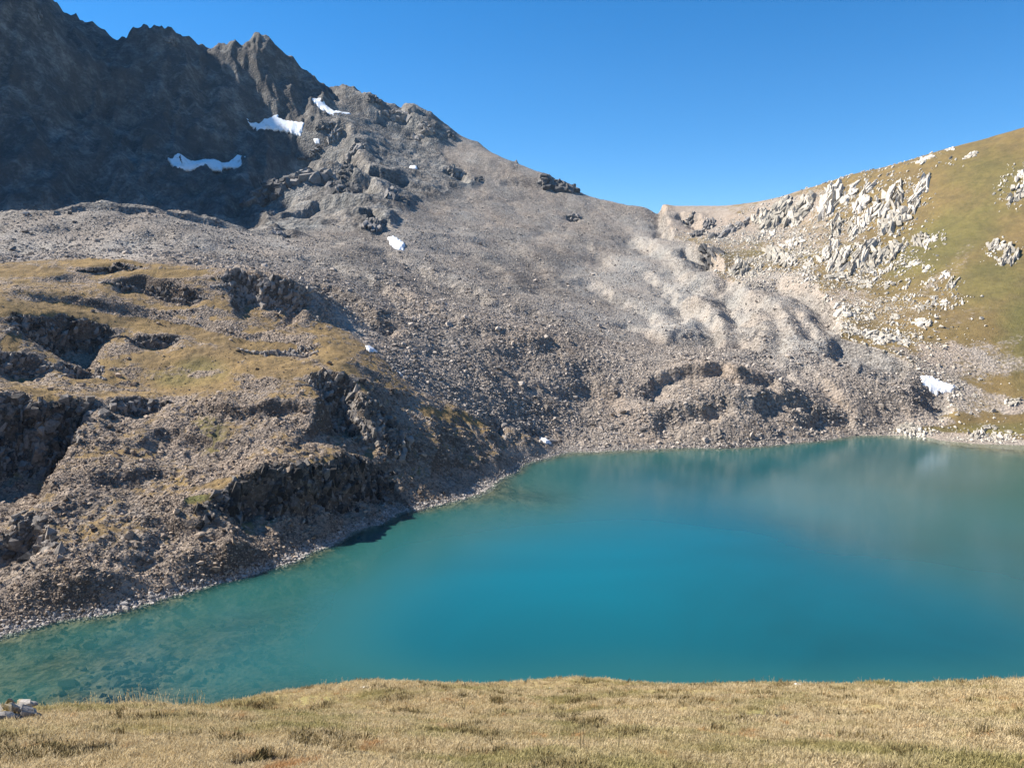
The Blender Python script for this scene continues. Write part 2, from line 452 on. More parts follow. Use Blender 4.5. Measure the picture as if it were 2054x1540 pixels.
# ---- region weights
shore_pts = [place(*shore(*s)) for s in SHORE]
rh_px = np.array([-1200, -500, 0, 150, 300, 450, 600, 640, 700, 745, 800, 850, 930, 1000, 1090, 1135])
rh_D = np.array([290, 285, 296, 312, 314, 316, 314, 316, 306, 296, 284, 285, 288, 294, 303, 303])
th_h = np.arctan((rh_px - 1027) / F)
r_h = rh_D / np.cos(th_h)
RH = np.interp(TT, th_h, r_h)
wobr = 1 + 0.012 * fbm(GX, GY, 20, 4, 3)
Rw = R * wobr
hillW = sstep(1.0, -1.0, (Rw - RH) / 4) * (TT < math.atan((1135 - 1027) / F)) * (R > 108) * (np.abs(TT) < 1.5)
nearW = sstep(112, 98, R * np.cos(np.clip(TT, -1.2, 1.2))) + (np.abs(TT) > 1.2)
nearW = np.clip(nearW, 0, 1)


def inpoly(px, py, poly):
    ins = np.zeros(px.shape, bool)
    q = poly[-1]
    for p in poly:
        c = ((p[1] > py) != (q[1] > py)) & (px < (q[0] - p[0]) * (py - p[1]) / (q[1] - p[1] + 1e-9) + p[0])
        ins ^= c
        q = p
    return ins


def polysd(px, py, poly):
    d = np.full(px.shape, 1e9)
    q = poly[-1]
    for p in poly:
        d = np.minimum(d, segdist(px, py, q, p)[0])
        q = p
    return np.where(inpoly(px, py, poly), d, -d)


FPX, FPY = project(GX, GY, Z)
wpx = FPX + 14 * fbm(GX, GY, 30, 5, 8)
wpy = FPY + 8 * fbm(GX, GY, 30, 5, 9)
sel = (R > 290) & (np.abs(TT) < 1.2)
RIGHT = [(1250, 380), (1330, 425), (1350, 480), (1400, 490), (1445, 560), (1500, 575), (1600, 585), (1660, 600), (1690, 680), (1760, 700), (1830, 740), (1900, 785), (1905, 825),
         (1790, 862), (1790, 900), (3500, 1100), (3500, -800), (1250, -800)]
rightW = np.zeros(R.shape)
rightW[sel] = sstep(-6, 6, polysd(wpx[sel], wpy[sel], RIGHT))
ROCKY = [(-2000, 500), (-100, 437), (0, 437), (130, 424), (220, 418), (400, 445), (540, 470), (590, 480), (680, 450), (740, 470), (790, 440), (840, 400), (900, 390), (960, 370),
         (900, 330), (880, 300), (900, 262), (850, 200), (700, 100), (600, -100), (-2000, -2000)]
selm = (R > 520) & (np.abs(TT) < 1.2)
rockW = np.zeros(R.shape)
rockW[selm] = sstep(-10, 10, polysd(wpx[selm], wpy[selm], ROCKY))
rockW[(R > 500) & (TT < -0.66)] = 1
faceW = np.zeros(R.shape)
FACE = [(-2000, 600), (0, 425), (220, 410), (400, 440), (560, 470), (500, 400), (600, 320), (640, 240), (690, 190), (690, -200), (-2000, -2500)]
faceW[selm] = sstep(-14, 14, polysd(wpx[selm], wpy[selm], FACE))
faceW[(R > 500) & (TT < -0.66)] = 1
morW = np.clip(1 - hillW - nearW - rightW - rockW, 0, 1)
lake0 = sstep(1.5, -0.5, HC + R * W0) * (R > 100) * (R < 400)
dry = 1 - 0.85 * lake0

# ---- relief
X_, Y_ = GX, GY
ridg = fbm(X_ + 20 * fbm(X_, Y_, 90, 2, 4), Y_, 70, 7, 12, 0.55, 'r', SPC)
# gullied mountain face: relief stretched along the fall line (down to the right and towards the lake)
ga = math.radians(25)
ux = X_ * math.cos(ga) + Y_ * math.sin(ga)
uy = -X_ * math.sin(ga) + Y_ * math.cos(ga)
gul = fbm(ux + 10 * fbm(X_, Y_, 60, 3, 6), uy * 0.35, 48, 6, 0, 0.55, 'r', SPC)
Z += faceW * (19 * (gul - 0.3) + 10 * (ridg - 0.3))
Z += rockW * (1 - faceW) * (7.0 * (ridg - 0.2) + 2.0 * fbm(X_, Y_, 14, 4, 15, 0.6, 'r', SPC))
# moraine: rounded hummocks with creases, then rubble
hum = fbm(X_ + 16 * fbm(X_, Y_, 60, 3, 5), Y_ * 0.75 + 16 * fbm(X_, Y_, 60, 3, 7), 62, 5, 21, 0.5, 'b', SPC)
front = sstep(430, 390, R)            # coarse debris on the front of the moraine
Z += morW * dry * ((3.0 - 1.2 * front) * hum * sstep(0, 3, Z))
Z += morW * dry * (0.2 + 0.75 * front) * fbm(X_, Y_, 5, 4, 23, 0.62, 'b', SPC)
# hillside
hr = fbm(X_, Y_ * 1.5, 26, 6, 25, 0.55, 'r', SPC)
Z += hillW * dry * sstep(0.0, 5, Z) * (1.3 * sstep(760, 860, FPY) * fbm(X_, Y_, 9, 5, 28, 0.6, 'r', SPC) + (1.9 - 0.9 * sstep(820, 740, FPY)) * hr + 0.6 * fbm(X_, Y_, 5.5, 5, 27, 0.65, 'b', SPC))
Z += rightW * dry * sstep(0.5, 8, Z) * (1.4 * fbm(X_, Y_, 40, 6, 29, 0.5, 'n', SPC) + 0.35 * fbm(X_, Y_, 7, 4, 30, 0.6, 'b', SPC))
Z += nearW * (sstep(1.5, 6, R) * 0.13 * fbm(X_, Y_, 1.5, 4, 33, 0.55, 'n', SPC) + sstep(4, 20, R) * 0.22 * fbm(X_, Y_, 7, 3, 35, 0.5, 'n', SPC))
# sunken stones on the shallow bed
Z += lake0 * (0.35 * fbm(X_, Y_, 9, 4, 37, 0.6, 'b', SPC) * sstep(-0.2, -1.5, Z))
# keep the lake open
Z = np.where((lake0 > 0.95), np.minimum(Z, -0.15), Z)
bed = (R > 108) & (R < 420) & (Z < 0) & (Z > -3.0) & (np.abs(TT) < 1.2)
Z[bed] = -3.0 * (-Z[bed] / 3.0) ** 1.5
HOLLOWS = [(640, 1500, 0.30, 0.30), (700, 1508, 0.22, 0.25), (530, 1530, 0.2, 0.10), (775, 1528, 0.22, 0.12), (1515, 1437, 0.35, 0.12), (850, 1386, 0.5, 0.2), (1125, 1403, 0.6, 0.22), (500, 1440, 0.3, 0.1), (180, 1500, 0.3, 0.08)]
hx, hy, hz = raycast([(a, b) for a, b, _, _ in HOLLOWS], lambda x, y: HC + np.hypot(x, y) * bilin(WB, CT, CL, np.arctan2(x, y), np.log(np.hypot(x, y))))
HX, HY = hx, hy
for (a, b, rr, dd), x0, y0 in zip(HOLLOWS, hx, hy):
    m = (R < 60) & (np.abs(TT) < 0.8)
    Z[m] -= dd * np.exp(-(((GX[m] - x0) / (rr * 1.7)) ** 2 + ((GY[m] - y0) / rr) ** 2))
# pinnacles of the dark ridge
for px, py, hh, ww in ((80, 32, 22, 5), (340, 80, 12, 12), (60, 15, 10, 7), (365, 92, 8, 6), (300, 85, 6, 8), (245, 95, 6, 7), (190, 100, 8, 4), (110, 60, 8, 6), (540, 76, 3, 9), (1035, 330, 4, 1.5),
                       (750, 195, 8, 12), (800, 215, 3, 9), (870, 250, 3, 9), (960, 295, 5, 12), (1110, 362, 5, 14)):
    t0 = math.atan((px - 1027) / F)
    i = np.argmin(np.abs(GT - t0))
    j = np.argmax(np.where(R[i] < 1200, (Z[i] - HC) / R[i], -9))
    x0, y0 = GX[i, j], GY[i, j]
    m = (np.abs(GX - x0) < 5 * ww) & (np.abs(GY - y0) < 5 * ww)
    d = np.hypot(GX[m] - x0, (GY[m] - y0) * 0.7) / ww
    Z[m] += hh * np.exp(-d ** 1.3)

FPX, FPY = project(GX, GY, Z)
GW = (Z - HC) / R


def height(x, y):
    r = np.maximum(np.hypot(x, y), 0.81)
    return HC + r * bilin(GW, GT, GL, np.arctan2(x, y), np.log(r))


# slope (world) for the materials
dZt = np.gradient(Z, axis=0) / (np.gradient(GT)[:, None] * R)
dZr = np.gradient(Z, axis=1) / (np.gradient(GL)[None] * R)
SLOPE = np.sqrt(dZt ** 2 + dZr ** 2)


def blobs(lst, noise=0.35, wl=12, seed=41):
    out = np.zeros(R.shape, np.float32)
    nz = noise * fbm(GX, GY, wl, 5, seed, 0.6)
    base_ok = (np.abs(TT) < 0.9)
    for px, py, rx, ry, v, *rot in lst:
        a = math.radians(rot[0]) if rot else 0
        m = base_ok & (np.abs(FPX - px) < 2.2 * max(rx, ry)) & (np.abs(FPY - py) < 2.2 * max(rx, ry)) & ((R > 110) if py < 1300 else (R < 110))
        dx, dy = FPX[m] - px, FPY[m] - py
        u = (dx * math.cos(a) + dy * math.sin(a)) / rx
        w = (-dx * math.sin(a) + dy * math.cos(a)) / ry
        d = np.sqrt(u * u + w * w) + nz[m]
        out[m] = np.maximum(out[m], v * sstep(1.35, 0.35, d))
    return out


# where the turf grows
turf = blobs([
    (60, 545, 140, 18, .7), (200, 530, 110, 14, .8), (330, 548, 130, 10, .95), (500, 560, 100, 10, .9), (120, 590, 140, 18, .55), (330, 600, 100, 20, .3),
    (70, 622, 150, 20, 1.), (200, 640, 160, 16, 1., 8), (330, 655, 130, 14, 1., 10), (470, 690, 130, 16, .8, 10), (600, 700, 110, 14, .9, 8),
    (400, 720, 160, 32, .85), (560, 735, 130, 26, .9, 6), (380, 770, 110, 22, .85), (250, 790, 220, 12, .55), (80, 800, 120, 10, .7), (680, 735, 50, 14, .9, 20),
    (90, 845, 36, 22, .8, 40), (430, 880, 40, 60, .55), (480, 960, 110, 12, .8, -14), (620, 930, 80, 9, .8, -14), (400, 1000, 40, 12, 1., -10), (290, 990, 40, 10, .5),
    (910, 835, 75, 18, .95, 12), (850, 900, 90, 50, .45), (920, 930, 60, 25, .35), (60, 1060, 80, 10, .6), (150, 1110, 30, 25, .35), (620, 860, 50, 15, .3),
    (560, 750, 60, 12, .8), (20, 690, 26, 24, .8), (780, 810, 60, 12, .4, 30), (700, 760, 90, 20, .6, 30), (300, 760, 80, 20, .5), (560, 830, 70, 12, .4),
    (500, 640, 120, 14, .4), (760, 900, 60, 25, .4), (330, 840, 60, 14, .2),
], 0.5, 10) * hillW
turf = np.maximum(turf, hillW * (0.39 + 0.12 * sstep(830, 760, FPY) + 0.15 * sstep(600, 800, FPX) + 0.55 * fbm(GX, GY, 16, 5, 91, 0.65)) * sstep(0.95, 0.55, SLOPE) * sstep(2, 7, Z))
turfR = rightW * (0.58 + 0.42 * sstep(1450, 1950, FPX + 0.25 * (700 - FPY)))
bare = blobs([(1560, 430, 160, 50, .5, -20), (1400, 440, 120, 40, .6), (1880, 560, 60, 20, .5, -40), (1790, 620, 160, 60, .35), (1920, 730, 190, 60, .62), (1870, 790, 130, 40, .75), (1980, 810, 130, 30, .6),
              (1850, 845, 90, 16, .7), (1700, 600, 90, 30, .5), (1560, 560, 100, 20, .55), (2020, 690, 90, 20, .4, -25), (1930, 520, 24, 60, .42, 30), (1640, 470, 160, 50, .4), (2030, 820, 40, 14, .8),
              (1930, 640, 110, 20, .4, -25)], 0.5, 14, 43) * rightW
green = blobs([(2060, 650, 60, 110, .9), (1900, 480, 160, 60, .8, -30), (2000, 350, 120, 60, .6), (1990, 560, 90, 60, .7), (2040, 860, 150, 14, .7), (1900, 862, 80, 8, .6), (390, 1000, 40, 10, 1, -10),
               (400, 740, 60, 26, .5), (360, 760, 60, 20, .5), (420, 870, 40, 60, .6), (1620, 505, 220, 20, .4), (1980, 890, 110, 8, .9), (700, 1410, 120, 18, .4), (1550, 1440, 200, 50, .5), (1950, 1500, 160, 50, .6)], 0.4, 10, 45)
GR = np.clip(turf + turfR * (1 - bare), 0, 1)
GR += (0.16 * fbm(GX, GY, 6, 5, 47, 0.7) + 0.34 * hillW * fbm(GX, GY, 9, 6, 48, 0.75) + 0.22 * rightW * fbm(GX * 2 + GY * 0.3, GY * 0.6, 22, 6, 49, 0.7)) * (hillW + rightW)
GR = np.clip(GR, 0, 1) * sstep(1.35, 0.75, SLOPE)
GR = np.where(nearW > 0.5, np.clip(0.98 - 0.6 * sstep(34, 60, R), 0.3, 1), GR)
GR *= sstep(0.3, 1.6, Z)
HOLE = np.zeros(R.shape, np.float32)  # mask for the shade painted into the meadow hollows
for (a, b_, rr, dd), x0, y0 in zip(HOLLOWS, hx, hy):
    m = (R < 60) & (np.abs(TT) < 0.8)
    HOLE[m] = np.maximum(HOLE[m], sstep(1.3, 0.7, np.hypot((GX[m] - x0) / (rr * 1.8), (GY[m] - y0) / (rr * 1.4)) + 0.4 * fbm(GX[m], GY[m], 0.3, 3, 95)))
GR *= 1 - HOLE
# tone of the stone: pale scree to dark rock
pale = blobs([(1300, 560, 160, 70, .8), (1330, 640, 180, 40, .9), (1480, 600, 30, 90, .7), (1550, 640, 120, 90, .5), (1300, 480, 60, 40, .7), (1620, 720, 90, 60, .6), (1750, 740, 80, 40, .4), (250, 510, 90, 26, .9),
              (640, 520, 60, 24, .4), (840, 820, 50, 40, .9, 40), (700, 650, 50, 30, .7, 30), (520, 490, 120, 20, .4), (1700, 790, 60, 30, .4), (60, 490, 100, 30, .5), (1020, 960, 120, 18, .8, -24), (1060, 905, 70, 14, .9),
              (560, 960, 160, 12, .6, -14), (1150, 620, 80, 14, .6), (900, 480, 160, 40, .25), (1880, 840, 90, 20, .6)], 0.35, 25, 51)
dark = blobs([(690, 600, 80, 24, .7, 30), (1090, 545, 50, 40, .5), (1040, 575, 40, 16, .5), (1380, 690, 70, 30, .4), (700, 515, 70, 20, .5), (740, 450, 40, 30, .8), (1080, 820, 60, 24, .5), (1060, 560, 100, 40, .3), (850, 400, 60, 20, .4)], 0.35, 20, 53)
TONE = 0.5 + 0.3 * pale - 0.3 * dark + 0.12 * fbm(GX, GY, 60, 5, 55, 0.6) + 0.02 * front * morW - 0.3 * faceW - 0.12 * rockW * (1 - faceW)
TONE = TONE + morW * 0.28 * fbm(GX, GY * 0.6, 34, 5, 63, 0.6) + hillW * 0.22 * fbm(GX, GY, 24, 5, 61, 0.6)
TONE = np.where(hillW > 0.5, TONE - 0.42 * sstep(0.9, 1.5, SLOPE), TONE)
TONE = np.where(rightW > 0.5, TONE + 0.22, TONE)
TONE = np.clip(TONE, 0, 1) * (1 - HOLE)
GRN = np.clip(green * (1 - 0.35 * rightW) + 0.2 * rightW + 0.15 * fbm(GX, GY, 18, 4, 57) + np.where(nearW > 0.5, 0.12 + 0.35 * fbm(GX, GY, 2.5, 4, 58), 0), 0, 1)
WARM = np.clip(0.50 + 0.5 * hillW + 0.25 * front * morW + 0.3 * rightW + 0.5 * fbm(GX, GY, 35, 4, 59) - 0.25 * pale - 0.3 * rockW, 0, 1)


# ------------------------------------------------------------------ materials
def newmat(name):
    m = bpy.data.materials.new(name)
    m.use_nodes = True
    nt = m.node_tree
    nt.nodes.clear()
    return m, nt


class NB:
    def __init__(s, nt):
        s.nt = nt

    def n(s, t, **kw):
        nd = s.nt.nodes.new(t)
        for k, v in kw.items():
            setattr(nd, k, v)
        return nd

    def put(s, sock, v):
        if isinstance(v, (int, float)):
            sock.default_value = v
        elif isinstance(v, tuple):
            sock.default_value = v if len(v) == len(sock.default_value) else v + (1,)
        else:
            s.nt.links.new(v, sock)

    def math(s, op, a, b=0.0, c=0.0, clamp=False):
        nd = s.n('ShaderNodeMath', operation=op, use_clamp=clamp)
        s.put(nd.inputs[0], a)
        s.put(nd.inputs[1], b)
        s.put(nd.inputs[2], c)
        return nd.outputs[0]

    def mix(s, f, a, b, bt='MIX'):
        nd = s.n('ShaderNodeMix', data_type='RGBA', blend_type=bt)
        s.put(nd.inputs[0], f)
        s.put(nd.inputs[6], a)
        s.put(nd.inputs[7], b)
        return nd.outputs[2]

    def attr(s, name):
        return s.n('ShaderNodeAttribute', attribute_name=name).outputs['Fac']

    def noise(s, scale, detail=4, rough=0.6, vec=None, dist=0.0):
        nd = s.n('ShaderNodeTexNoise')
        nd.inputs['Scale'].default_value = scale
        nd.inputs['Detail'].default_value = detail
        nd.inputs['Roughness'].default_value = rough
        nd.inputs['Distortion'].default_value = dist
        if vec is not None:
            s.nt.links.new(vec, nd.inputs['Vector'])
        return nd.outputs['Fac']

    def vor(s, scale, vec=None, feature='F1', out='Distance'):
        nd = s.n('ShaderNodeTexVoronoi', feature=feature)
        nd.inputs['Scale'].default_value = scale
        if vec is not None:
            s.nt.links.new(vec, nd.inputs['Vector'])
        return nd.outputs[out]

    def ramp(s, f, a, b):
        nd = s.n('ShaderNodeMapRange', interpolation_type='SMOOTHSTEP')
        s.put(nd.inputs[0], f)
        nd.inputs[1].default_value = a
        nd.inputs[2].default_value = b
        return nd.outputs[0]

    def out(s, col, rough=0.9, bump=None, bstr=0.5, bdist=0.2, spec=0.2):
        p = s.n('ShaderNodeBsdfPrincipled')
        s.put(p.inputs['Base Color'], col)
        s.put(p.inputs['Roughness'], rough)
        p.inputs['Specular IOR Level'].default_value = spec
        if bump is not None:
            b = s.n('ShaderNodeBump')
            b.inputs['Strength'].default_value = bstr
            b.inputs['Distance'].default_value = bdist
            s.put(b.inputs['Height'], bump)
            s.nt.links.new(b.outputs[0], p.inputs['Normal'])
        o = s.n('ShaderNodeOutputMaterial')
        s.nt.links.new(p.outputs[0], o.inputs[0])
        return p


def terrain_mat(name, scale, bdist, wet=False, meadow=False, calm=1.0, dim=1.0):
    """scale: size in metres of the finest stones the surface should show"""
    m, nt = newmat(name)
    b = NB(nt)
    co = b.n('ShaderNodeNewGeometry').outputs['Position']
    fine = b.noise(1 / scale, 5, 0.72, co)
    mid = b.noise(0.12 / scale, 5, 0.65, co, 0.4)
    cell = b.vor(0.9 / scale, co, out='Color')
    cells = b.n('ShaderNodeSeparateColor')
    nt.links.new(cell, cells.inputs[0])
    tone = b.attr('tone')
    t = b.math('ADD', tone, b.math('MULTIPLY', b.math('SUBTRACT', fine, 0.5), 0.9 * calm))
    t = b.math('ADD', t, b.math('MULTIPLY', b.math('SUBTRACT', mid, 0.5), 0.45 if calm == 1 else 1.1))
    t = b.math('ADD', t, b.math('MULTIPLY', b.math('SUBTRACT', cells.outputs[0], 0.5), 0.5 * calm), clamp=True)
    if calm != 1:
        mpp = b.n('ShaderNodeMapping')
        mpp.inputs['Rotation'].default_value = (0.5, 0.35, 0.3)
        mpp.inputs['Scale'].default_value = (0.05, 0.05, 0.010)
        nt.links.new(co, mpp.inputs[0])
        t = b.math('ADD', t, b.math('MULTIPLY', b.math('SUBTRACT', b.noise(1.0, 7, 0.7, mpp.outputs[0], 0.5), 0.5), 1.3), clamp=True)
    warm = b.attr('warm')
    lo = b.mix(warm, (0.075, 0.073, 0.070), (0.115, 0.088, 0.066))
    hi = b.mix(warm, (0.36, 0.345, 0.31), (0.41, 0.325, 0.25))
    stone = b.mix(b.ramp(t, 0.0, 1.0), lo, hi)
    g = b.attr('grass')
    gf = b.noise(0.5 / scale, 6, 0.75, co)
    gg = b.ramp(b.math('ADD', g, b.math('MULTIPLY', b.math('SUBTRACT', gf, 0.5), 1.1)), 0.35, 0.62)
    gm = b.noise(0.35 / scale, 4, 0.7, co)
    straw = b.mix(gm, (0.14, 0.092, 0.042), (0.40, 0.28, 0.13)) if not meadow else b.mix(gm, (0.22, 0.16, 0.06), (0.50, 0.39, 0.19))
    grn = b.mix(gm, (0.10, 0.102, 0.03), (0.25, 0.235, 0.085)) if not meadow else b.mix(gm, (0.12, 0.12, 0.03), (0.27, 0.24, 0.09))
    turfc = b.mix(b.attr('green'), straw, grn)
    if dim != 1:
        pat = b.ramp(b.noise(0.06, 6, 0.75, co, 0.6), 0.35, 0.65)
        turfc = b.mix(1.0, turfc, b.mix(pat, (dim * 0.8, dim * 0.8, dim * 0.85), (dim * 1.12, dim * 1.08, dim)), 'MULTIPLY')
    turfc = b.mix(b.ramp(fine, 0.30, 0.42), b.mix(0.55, turfc, (0.05, 0.04, 0.02)), turfc)
    col = b.mix(gg, stone, turfc)
    col = b.mix(b.attr('hollow_shade'), col, (0.022, 0.017, 0.012))  # shade of the hollows painted in as near-black ground
    hgt = b.math('ADD', b.math('MULTIPLY', fine, 1.0), b.math('MULTIPLY', b.vor(0.9 / scale, co), b.math('SUBTRACT', 1.0, gg)))
    if wet:
        weed = b.ramp(b.noise(0.2, 7, 0.75, co, 0.5), 0.42, 0.60)
        col = b.mix(weed, b.mix(0.7, col, (0.27, 0.20, 0.11)), (0.05, 0.048, 0.026))
    b.out(col, 0.92, hgt, 0.8, bdist, 0.15)
    return m


MAT = {
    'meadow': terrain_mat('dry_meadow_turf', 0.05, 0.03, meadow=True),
    'hillside': terrain_mat('hillside_turf_and_scree', 0.7, 0.6, dim=0.93),
    'moraine': terrain_mat('moraine_rubble_grey', 1.1, 0.8),
    'mountain': terrain_mat('mountain_rock', 2.2, 1.6, calm=0.45),
    'grassy_slope': terrain_mat('grassy_slope_turf', 1.1, 0.7, dim=0.75),
    'lake_bed': terrain_mat('lake_bed_silt', 0.9, 0.4, wet=True),
}


def addattr(me, name, arr):
    a = me.attributes.new(name, 'FLOAT', 'POINT')
    a.data.foreach_set('value', np.ascontiguousarray(arr, np.float32).ravel())


def grid_object(name, fm, mat, label):
    """mesh from the marked cells of the survey grid"""
    ii, jj = np.nonzero(fm)
    a = ii * NL + jj
    quads = np.stack([a, a + NL, a + NL + 1, a + 1], 1)
    used, inv = np.unique(quads, return_inverse=True)
    quads = inv.reshape(quads.shape)
    co = np.stack([GX.ravel()[used], GY.ravel()[used], Z.ravel()[used]], 1)
    me = bpy.data.meshes.new(name)
    me.vertices.add(len(co))
    me.vertices.foreach_set('co', co.astype(np.float32).ravel())
    me.loops.add(quads.size)
    me.loops.foreach_set('vertex_index', quads.astype(np.int32).ravel())
    me.polygons.add(len(quads))
    me.polygons.foreach_set('loop_start', np.arange(0, quads.size, 4, dtype=np.int32))
    me.update(calc_edges=True)
    me.polygons.foreach_set('use_smooth', np.ones(len(quads), bool))
    for nm, arr in (('hollow_shade', HOLE), ('grass', GR), ('tone', TONE), ('green', GRN), ('warm', WARM)):
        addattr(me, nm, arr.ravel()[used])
    me.materials.append(mat)
    o = bpy.data.objects.new(name, me)
    C.objects.link(o)
    o['kind'] = 'structure'
    o['label'] = label
    return o


def cell(arr):
    return (arr[:-1, :-1] + arr[1:, :-1] + arr[:-1, 1:] + arr[1:, 1:]) / 4


cz, cn, chh, crr, cro = cell(Z), cell(nearW), cell(hillW), cell(rightW), cell(rockW)
cR = cell(R)
lab = np.full(cz.shape, 3)
lab[cro > 0.5] = 4
lab[cR > 1150] = 4
lab[crr > 0.5] = 5
lab[chh > 0.5] = 2
lab[(cell(lake0) > 0.5) & (cz < -0.4)] = 6
lab[(cn > 0.5)] = 1
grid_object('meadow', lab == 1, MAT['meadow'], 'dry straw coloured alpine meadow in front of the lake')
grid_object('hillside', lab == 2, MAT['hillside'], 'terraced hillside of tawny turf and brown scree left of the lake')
grid_object('moraine', lab == 3, MAT['moraine'], 'grey hummocky moraine of rubble behind the lake')
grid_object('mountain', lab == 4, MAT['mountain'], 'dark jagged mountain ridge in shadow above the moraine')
grid_object('grassy_slope', lab == 5, MAT['grassy_slope'], 'olive green slope with pale rocks right of the lake')
grid_object('lake_bed', lab == 6, MAT['lake_bed'], 'stony bed seen through the shallow turquoise water')

# ------------------------------------------------------------------ lake
st = 3
iu = np.arange(0, NT, st)
ju = np.arange(0, NL, st)
wx, wy, wz = GX[np.ix_(iu, ju)], GY[np.ix_(iu, ju)], Z[np.ix_(iu, ju)]
wr = R[np.ix_(iu, ju)]
ok = np.minimum(np.minimum(wz[:-1, :-1], wz[1:, :-1]), np.minimum(wz[:-1, 1:], wz[1:, 1:])) < 0.2
ok &= (wr[:-1, :-1] > 70) & (wr[:-1, :-1] < 460) & (np.abs(TT[np.ix_(iu, ju)])[:-1, :-1] < 1.1)
g = ok.copy()
for _ in range(1):
    g[1:] |= ok[:-1]; g[:-1] |= ok[1:]; g[:, 1:] |= ok[:, :-1]; g[:, :-1] |= ok[:, 1:]
ii, jj = np.nonzero(g)
nl2 = len(ju)
a = ii * nl2 + jj
quads = np.stack([a, a + nl2, a + nl2 + 1, a + 1], 1)
used, inv = np.unique(quads, return_inverse=True)
me = bpy.data.meshes.new('lake')
co = [(x, y, 0.0) for x, y in zip(wx.ravel()[used], wy.ravel()[used])]
me.from_pydata(co, [], inv.reshape(quads.shape).tolist())
addattr(me, 'depth', np.maximum(-wz.ravel()[used], 0))
sx0, sy0, _ = place(*shore(1160, 1130))
lx, ly = wx.ravel()[used] - sx0, wy.ravel()[used] - sy0
addattr(me, 'silt', np.exp(-((lx * 0.9 + ly * 0.25) / 48) ** 2 - ((ly - 0.25 * lx) / 42) ** 2))
wm, nt = newmat('lake_water')
b = NB(nt)
co_ = b.n('ShaderNodeNewGeometry').outputs['Position']
dep = b.attr('depth')
opa = b.math('SUBTRACT', 1.0, b.math('EXPONENT', b.math('MULTIPLY', b.math('POWER', b.math('MULTIPLY', dep, 0.40), 1.3), -1.0)), clamp=True)
deepf = b.ramp(dep, 1.0, 13.0)
cloud = b.math('ADD', b.math('MULTIPLY', b.attr('silt'), 0.5), b.math('MULTIPLY', b.math('SUBTRACT', b.noise(0.014, 4, 0.55, co_, 0.8), 0.42), 0.9), clamp=True)
body = b.mix(deepf, (0.028, 0.115, 0.100), b.mix(cloud, (0.008, 0.072, 0.084), (0.004, 0.150, 0.195)))
dif = b.n('ShaderNodeBsdfDiffuse')
b.put(dif.inputs[0], body)
tra = b.n('ShaderNodeBsdfTransparent')
tra.inputs[0].default_value = (0.82, 0.92, 0.86, 1)
mx = b.n('ShaderNodeMixShader')
b.put(mx.inputs[0], opa)
nt.links.new(tra.outputs[0], mx.inputs[1])
nt.links.new(dif.outputs[0], mx.inputs[2])
gl = b.n('ShaderNodeBsdfGlossy')
gl.inputs['Roughness'].default_value = 0.14
lw = b.n('ShaderNodeLayerWeight')
lw.inputs['Blend'].default_value = 0.5
fres = b.math('ADD', 0.02, b.math('MULTIPLY', b.math('POWER', lw.outputs['Facing'], 5.0), 0.98))
bp = b.n('ShaderNodeBump')
bp.inputs['Strength'].default_value = 0.5
bp.inputs['Distance'].default_value = 0.03
mp = b.n('ShaderNodeMapping')
mp.inputs['Scale'].default_value = (1.0, 0.6, 1.0)
nt.links.new(co_, mp.inputs[0])
nt.links.new(b.noise(0.9, 3, 0.6, mp.outputs[0]), bp.inputs['Height'])
nt.links.new(bp.outputs[0], gl.inputs['Normal'])
mx2 = b.n('ShaderNodeMixShader')
nt.links.new(fres, mx2.inputs[0])
nt.links.new(mx.outputs[0], mx2.inputs[1])
nt.links.new(gl.outputs[0], mx2.inputs[2])
mo = b.n('ShaderNodeOutputMaterial')
nt.links.new(mx2.outputs[0], mo.inputs[0])
me.materials.append(wm)
lake = bpy.data.objects.new('lake', me)
C.objects.link(lake)
lake['kind'] = 'structure'
lake['label'] = 'still milky turquoise mountain lake'

# ------------------------------------------------------------------ stone shapes
def hull_template(seed, n=11, flat=1.0, boxy=0.55):
    r = random.Random(seed)
    bm = bmesh.new()
    for _ in range(n):
        v = Vector((r.uniform(-1, 1), r.uniform(-1, 1), r.uniform(-1, 1)))
        m = max(abs(v.x), abs(v.y), abs(v.z))
        v = v * (boxy / m + (1 - boxy) / v.length) * r.uniform(0.85, 1.0)
        bm.verts.new((v.x, v.y, v.z * flat))
    res = bmesh.ops.convex_hull(bm, input=bm.verts)
    bmesh.ops.delete(bm, geom=[v for v in bm.verts if not v.link_faces], context='VERTS')
    bmesh.ops.recalc_face_normals(bm, faces=bm.faces)
    bmesh.ops.triangulate(bm, faces=bm.faces)
    bm.verts.index_update()
    V = np.array([v.co[:] for v in bm.verts])
    Fc = np.array([[v.index for v in f.verts] for f in bm.faces])
    bm.free()
    return V, Fc


TPL = [hull_template(100 + i, 12) for i in range(10)]
TPB = [hull_template(300 + i, 15, boxy=0.9) for i in range(10)]


def rotm(ax, ay, az):
    return np.array((Matrix.Rotation(az, 3, 'Z') @ Matrix.Rotation(ay, 3, 'Y') @ Matrix.Rotation(ax, 3, 'X')))


